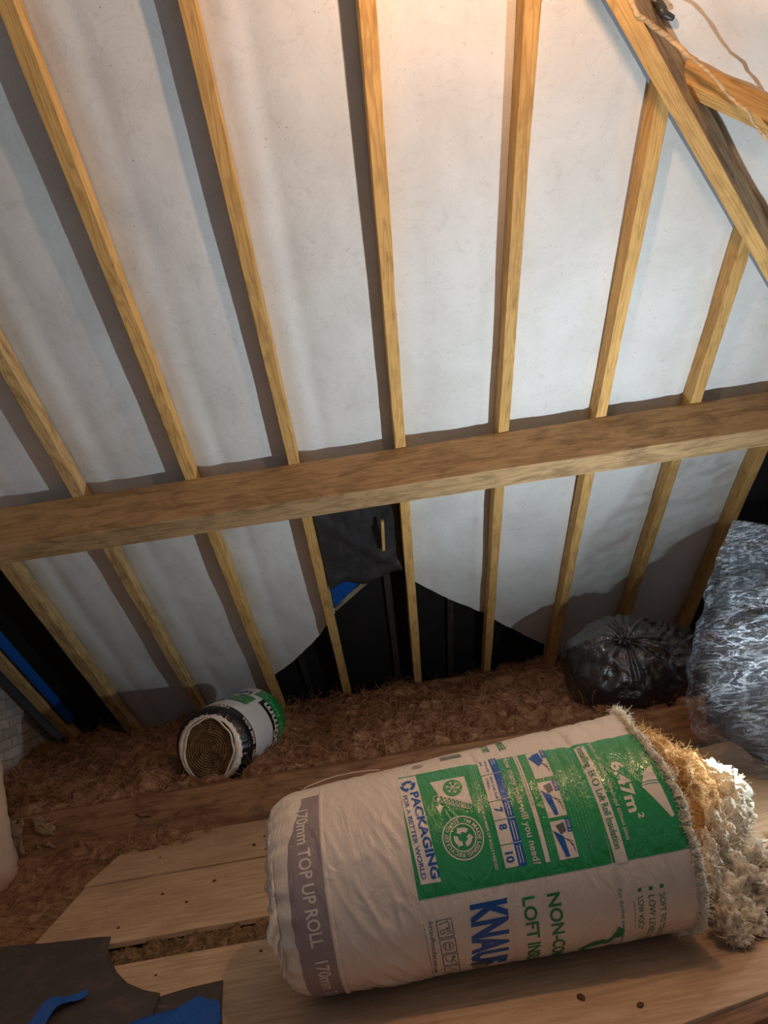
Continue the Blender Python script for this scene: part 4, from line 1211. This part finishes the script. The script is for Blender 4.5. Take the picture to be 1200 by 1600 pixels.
def stuff(u, v):
    # slumped contents, filling only the lower half and piled up to the right
    ph = PI * u; ps = 2 * PI * v
    d = Vector((math.sin(ph) * math.cos(ps), math.sin(ph) * math.sin(ps), math.cos(ph)))
    k = 1 + 0.10 * fbm((d.x * 2.4, d.y * 2.4, d.z * 2.4), 4) + 0.03 * fbm((d.x * 8, d.y * 8, d.z * 8), 3)
    p = Vector((2.19 + d.x * 0.54 * k, 3.66 + d.y * 0.28 * k, 0.40 + d.z * 0.36 * k))
    if d.x < 0: p.z += 0.05 * d.x
    p.z = max(p.z, 0.03)
    return p
grid(bm, 70, 120, stuff, wrap=True)
bmesh.ops.remove_doubles(bm, verts=bm.verts[:], dist=0.0005)
o = par(link('bag_contents', bm, M_contents), big); o['label'] = 'dark stuffing seen through the film'
tag(big, 'tall bag of crumpled clear film with dark stuffing, standing at right edge', 'bag')

# ================================================================== DARK SHEET AND BLUE SCRAPS
def flatsheet(name, pts, z, th, mat, amp=0.004, label='', cat='', curl=None):
    bm = bmesh.new()
    f = bm.faces.new([bm.verts.new((p[0], p[1], 0)) for p in pts])
    bmesh.ops.triangulate(bm, faces=[f])
    bmesh.ops.subdivide_edges(bm, edges=bm.edges[:], cuts=3, use_grid_fill=True)
    bmesh.ops.subdivide_edges(bm, edges=bm.edges[:], cuts=2, use_grid_fill=True)
    for v in bm.verts:
        v.co.z = z + amp * (1 + fbm((v.co.x * 4, v.co.y * 4, 2), 3)) + (curl(v.co.x, v.co.y) if curl else 0)
    bmesh.ops.recalc_face_normals(bm, faces=bm.faces[:])
    o = link(name, bm, mat)
    md = o.modifiers.new('s', 'SOLIDIFY'); md.thickness = th; md.offset = 1
    tag(o, label, cat); return o
curve_in = [(-1.235, 3.08), (-1.22, 3.00), (-1.16, 2.87), (-1.10, 2.76), (-1.03, 2.66), (-0.96, 2.60), (-0.885, 2.555)]
flatsheet('dark_sheet', [(-2.1, 3.25), (-1.735, 3.17)] + curve_in + [(-0.86, 2.3), (-0.9, 1.7), (-2.1, 1.6)], 0.008, 0.004, M_sheet, 0.007, 'dark scuffed sheet of felt with a curved cut edge, lower left', 'sheet')
flatsheet('dark_sheet', [(-0.90, 2.552), (-0.80, 2.575), (-0.682, 2.585), (-0.66, 2.46), (-0.635, 2.34), (-0.66, 2.1), (-0.9, 2.05)], 0.004, 0.004, M_sheet, 0.003, 'dark angular offcut of sheet partly under blue scrap, beside the big roll', 'sheet')
flatsheet('blue_scrap', [(-0.93, 2.40), (-0.86, 2.425), (-0.80, 2.43), (-0.768, 2.46), (-0.742, 2.485), (-0.70, 2.455), (-0.66, 2.43), (-0.645, 2.37), (-0.63, 2.33), (-0.67, 2.10), (-0.93, 2.12)], 0.016, 0.002, M_bluetape, 0.006, 'jagged blue membrane scrap on the dark angular offcut, bottom edge', 'scrap')
flatsheet('blue_scrap', [(-1.29, 2.47), (-1.27, 2.56), (-1.245, 2.60), (-1.20, 2.615), (-1.15, 2.62), (-1.135, 2.585), (-1.185, 2.565), (-1.205, 2.52), (-1.22, 2.44), (-1.30, 2.40)], 0.022, 0.002, M_bluetape, 0.006, 'small curling blue strip on the dark scuffed sheet, bottom left', 'scrap', curl=lambda x, y: 0.012 + 0.010 * math.sin((x + y) * 30))

# ================================================================== CRUMBS
random.seed(5)
spots = [(-0.76, 4.10), (-0.80, 3.98), (-0.62, 3.92), (-0.92, 3.55), (-1.0, 3.35), (-1.15, 3.5), (-0.55, 3.3), (-1.32, 4.05), (-0.42, 3.6), (1.05, 2.10), (0.42, 2.13), (0.56, 2.05), (1.25, 2.12), (1.18, 2.42),
         (-0.58, 2.76), (-0.95, 2.72), (-0.45, 2.95), (-0.72, 3.88), (-1.25, 3.2), (1.35, 3.0), (1.42, 3.62), (1.52, 3.9), (-0.66, 4.28)]
for k, (x, y) in enumerate(spots):
    bm = bmesh.new(); r = random.uniform(0.004, 0.009)
    lumpy(bm, (0, 0, 0), r, random.uniform(1, 1.7), 1, 0.55, k * 2.1, 2, 0.5)
    o = link('crumb', bm, M_crumb); o.location = (x, y, r * 0.45); o.rotation_euler = (0, 0, random.uniform(0, 6))
    tag(o, 'small dark crumb of debris lying on the floorboards', 'crumb', 'crumbs of debris on the floorboards')
for k, (x, y) in enumerate(((1.03, 2.27), (1.11, 2.27), (1.29, 4.25))):
    bm = bmesh.new()
    strands(bm, 60, lambda: (random.gauss(0, .008), random.gauss(0, .006), 0.006 + abs(random.gauss(0, .005))), 0.035, 0.0016, 1.6)
    lumpy(bm, (0, 0, 0.008), 0.012, 1.4, 1, 0.6, k, 2, 0.5)
    o = link('wool_flock', bm, M_palefib); o.location = (x, y, 0.001)
    tag(o, ('left of the two white wool flocks on the board in front of the spilled wool', 'right of the two white wool flocks on the board in front of the spilled wool', 'white flock on the board by the grey cable')[k], 'wool flock')
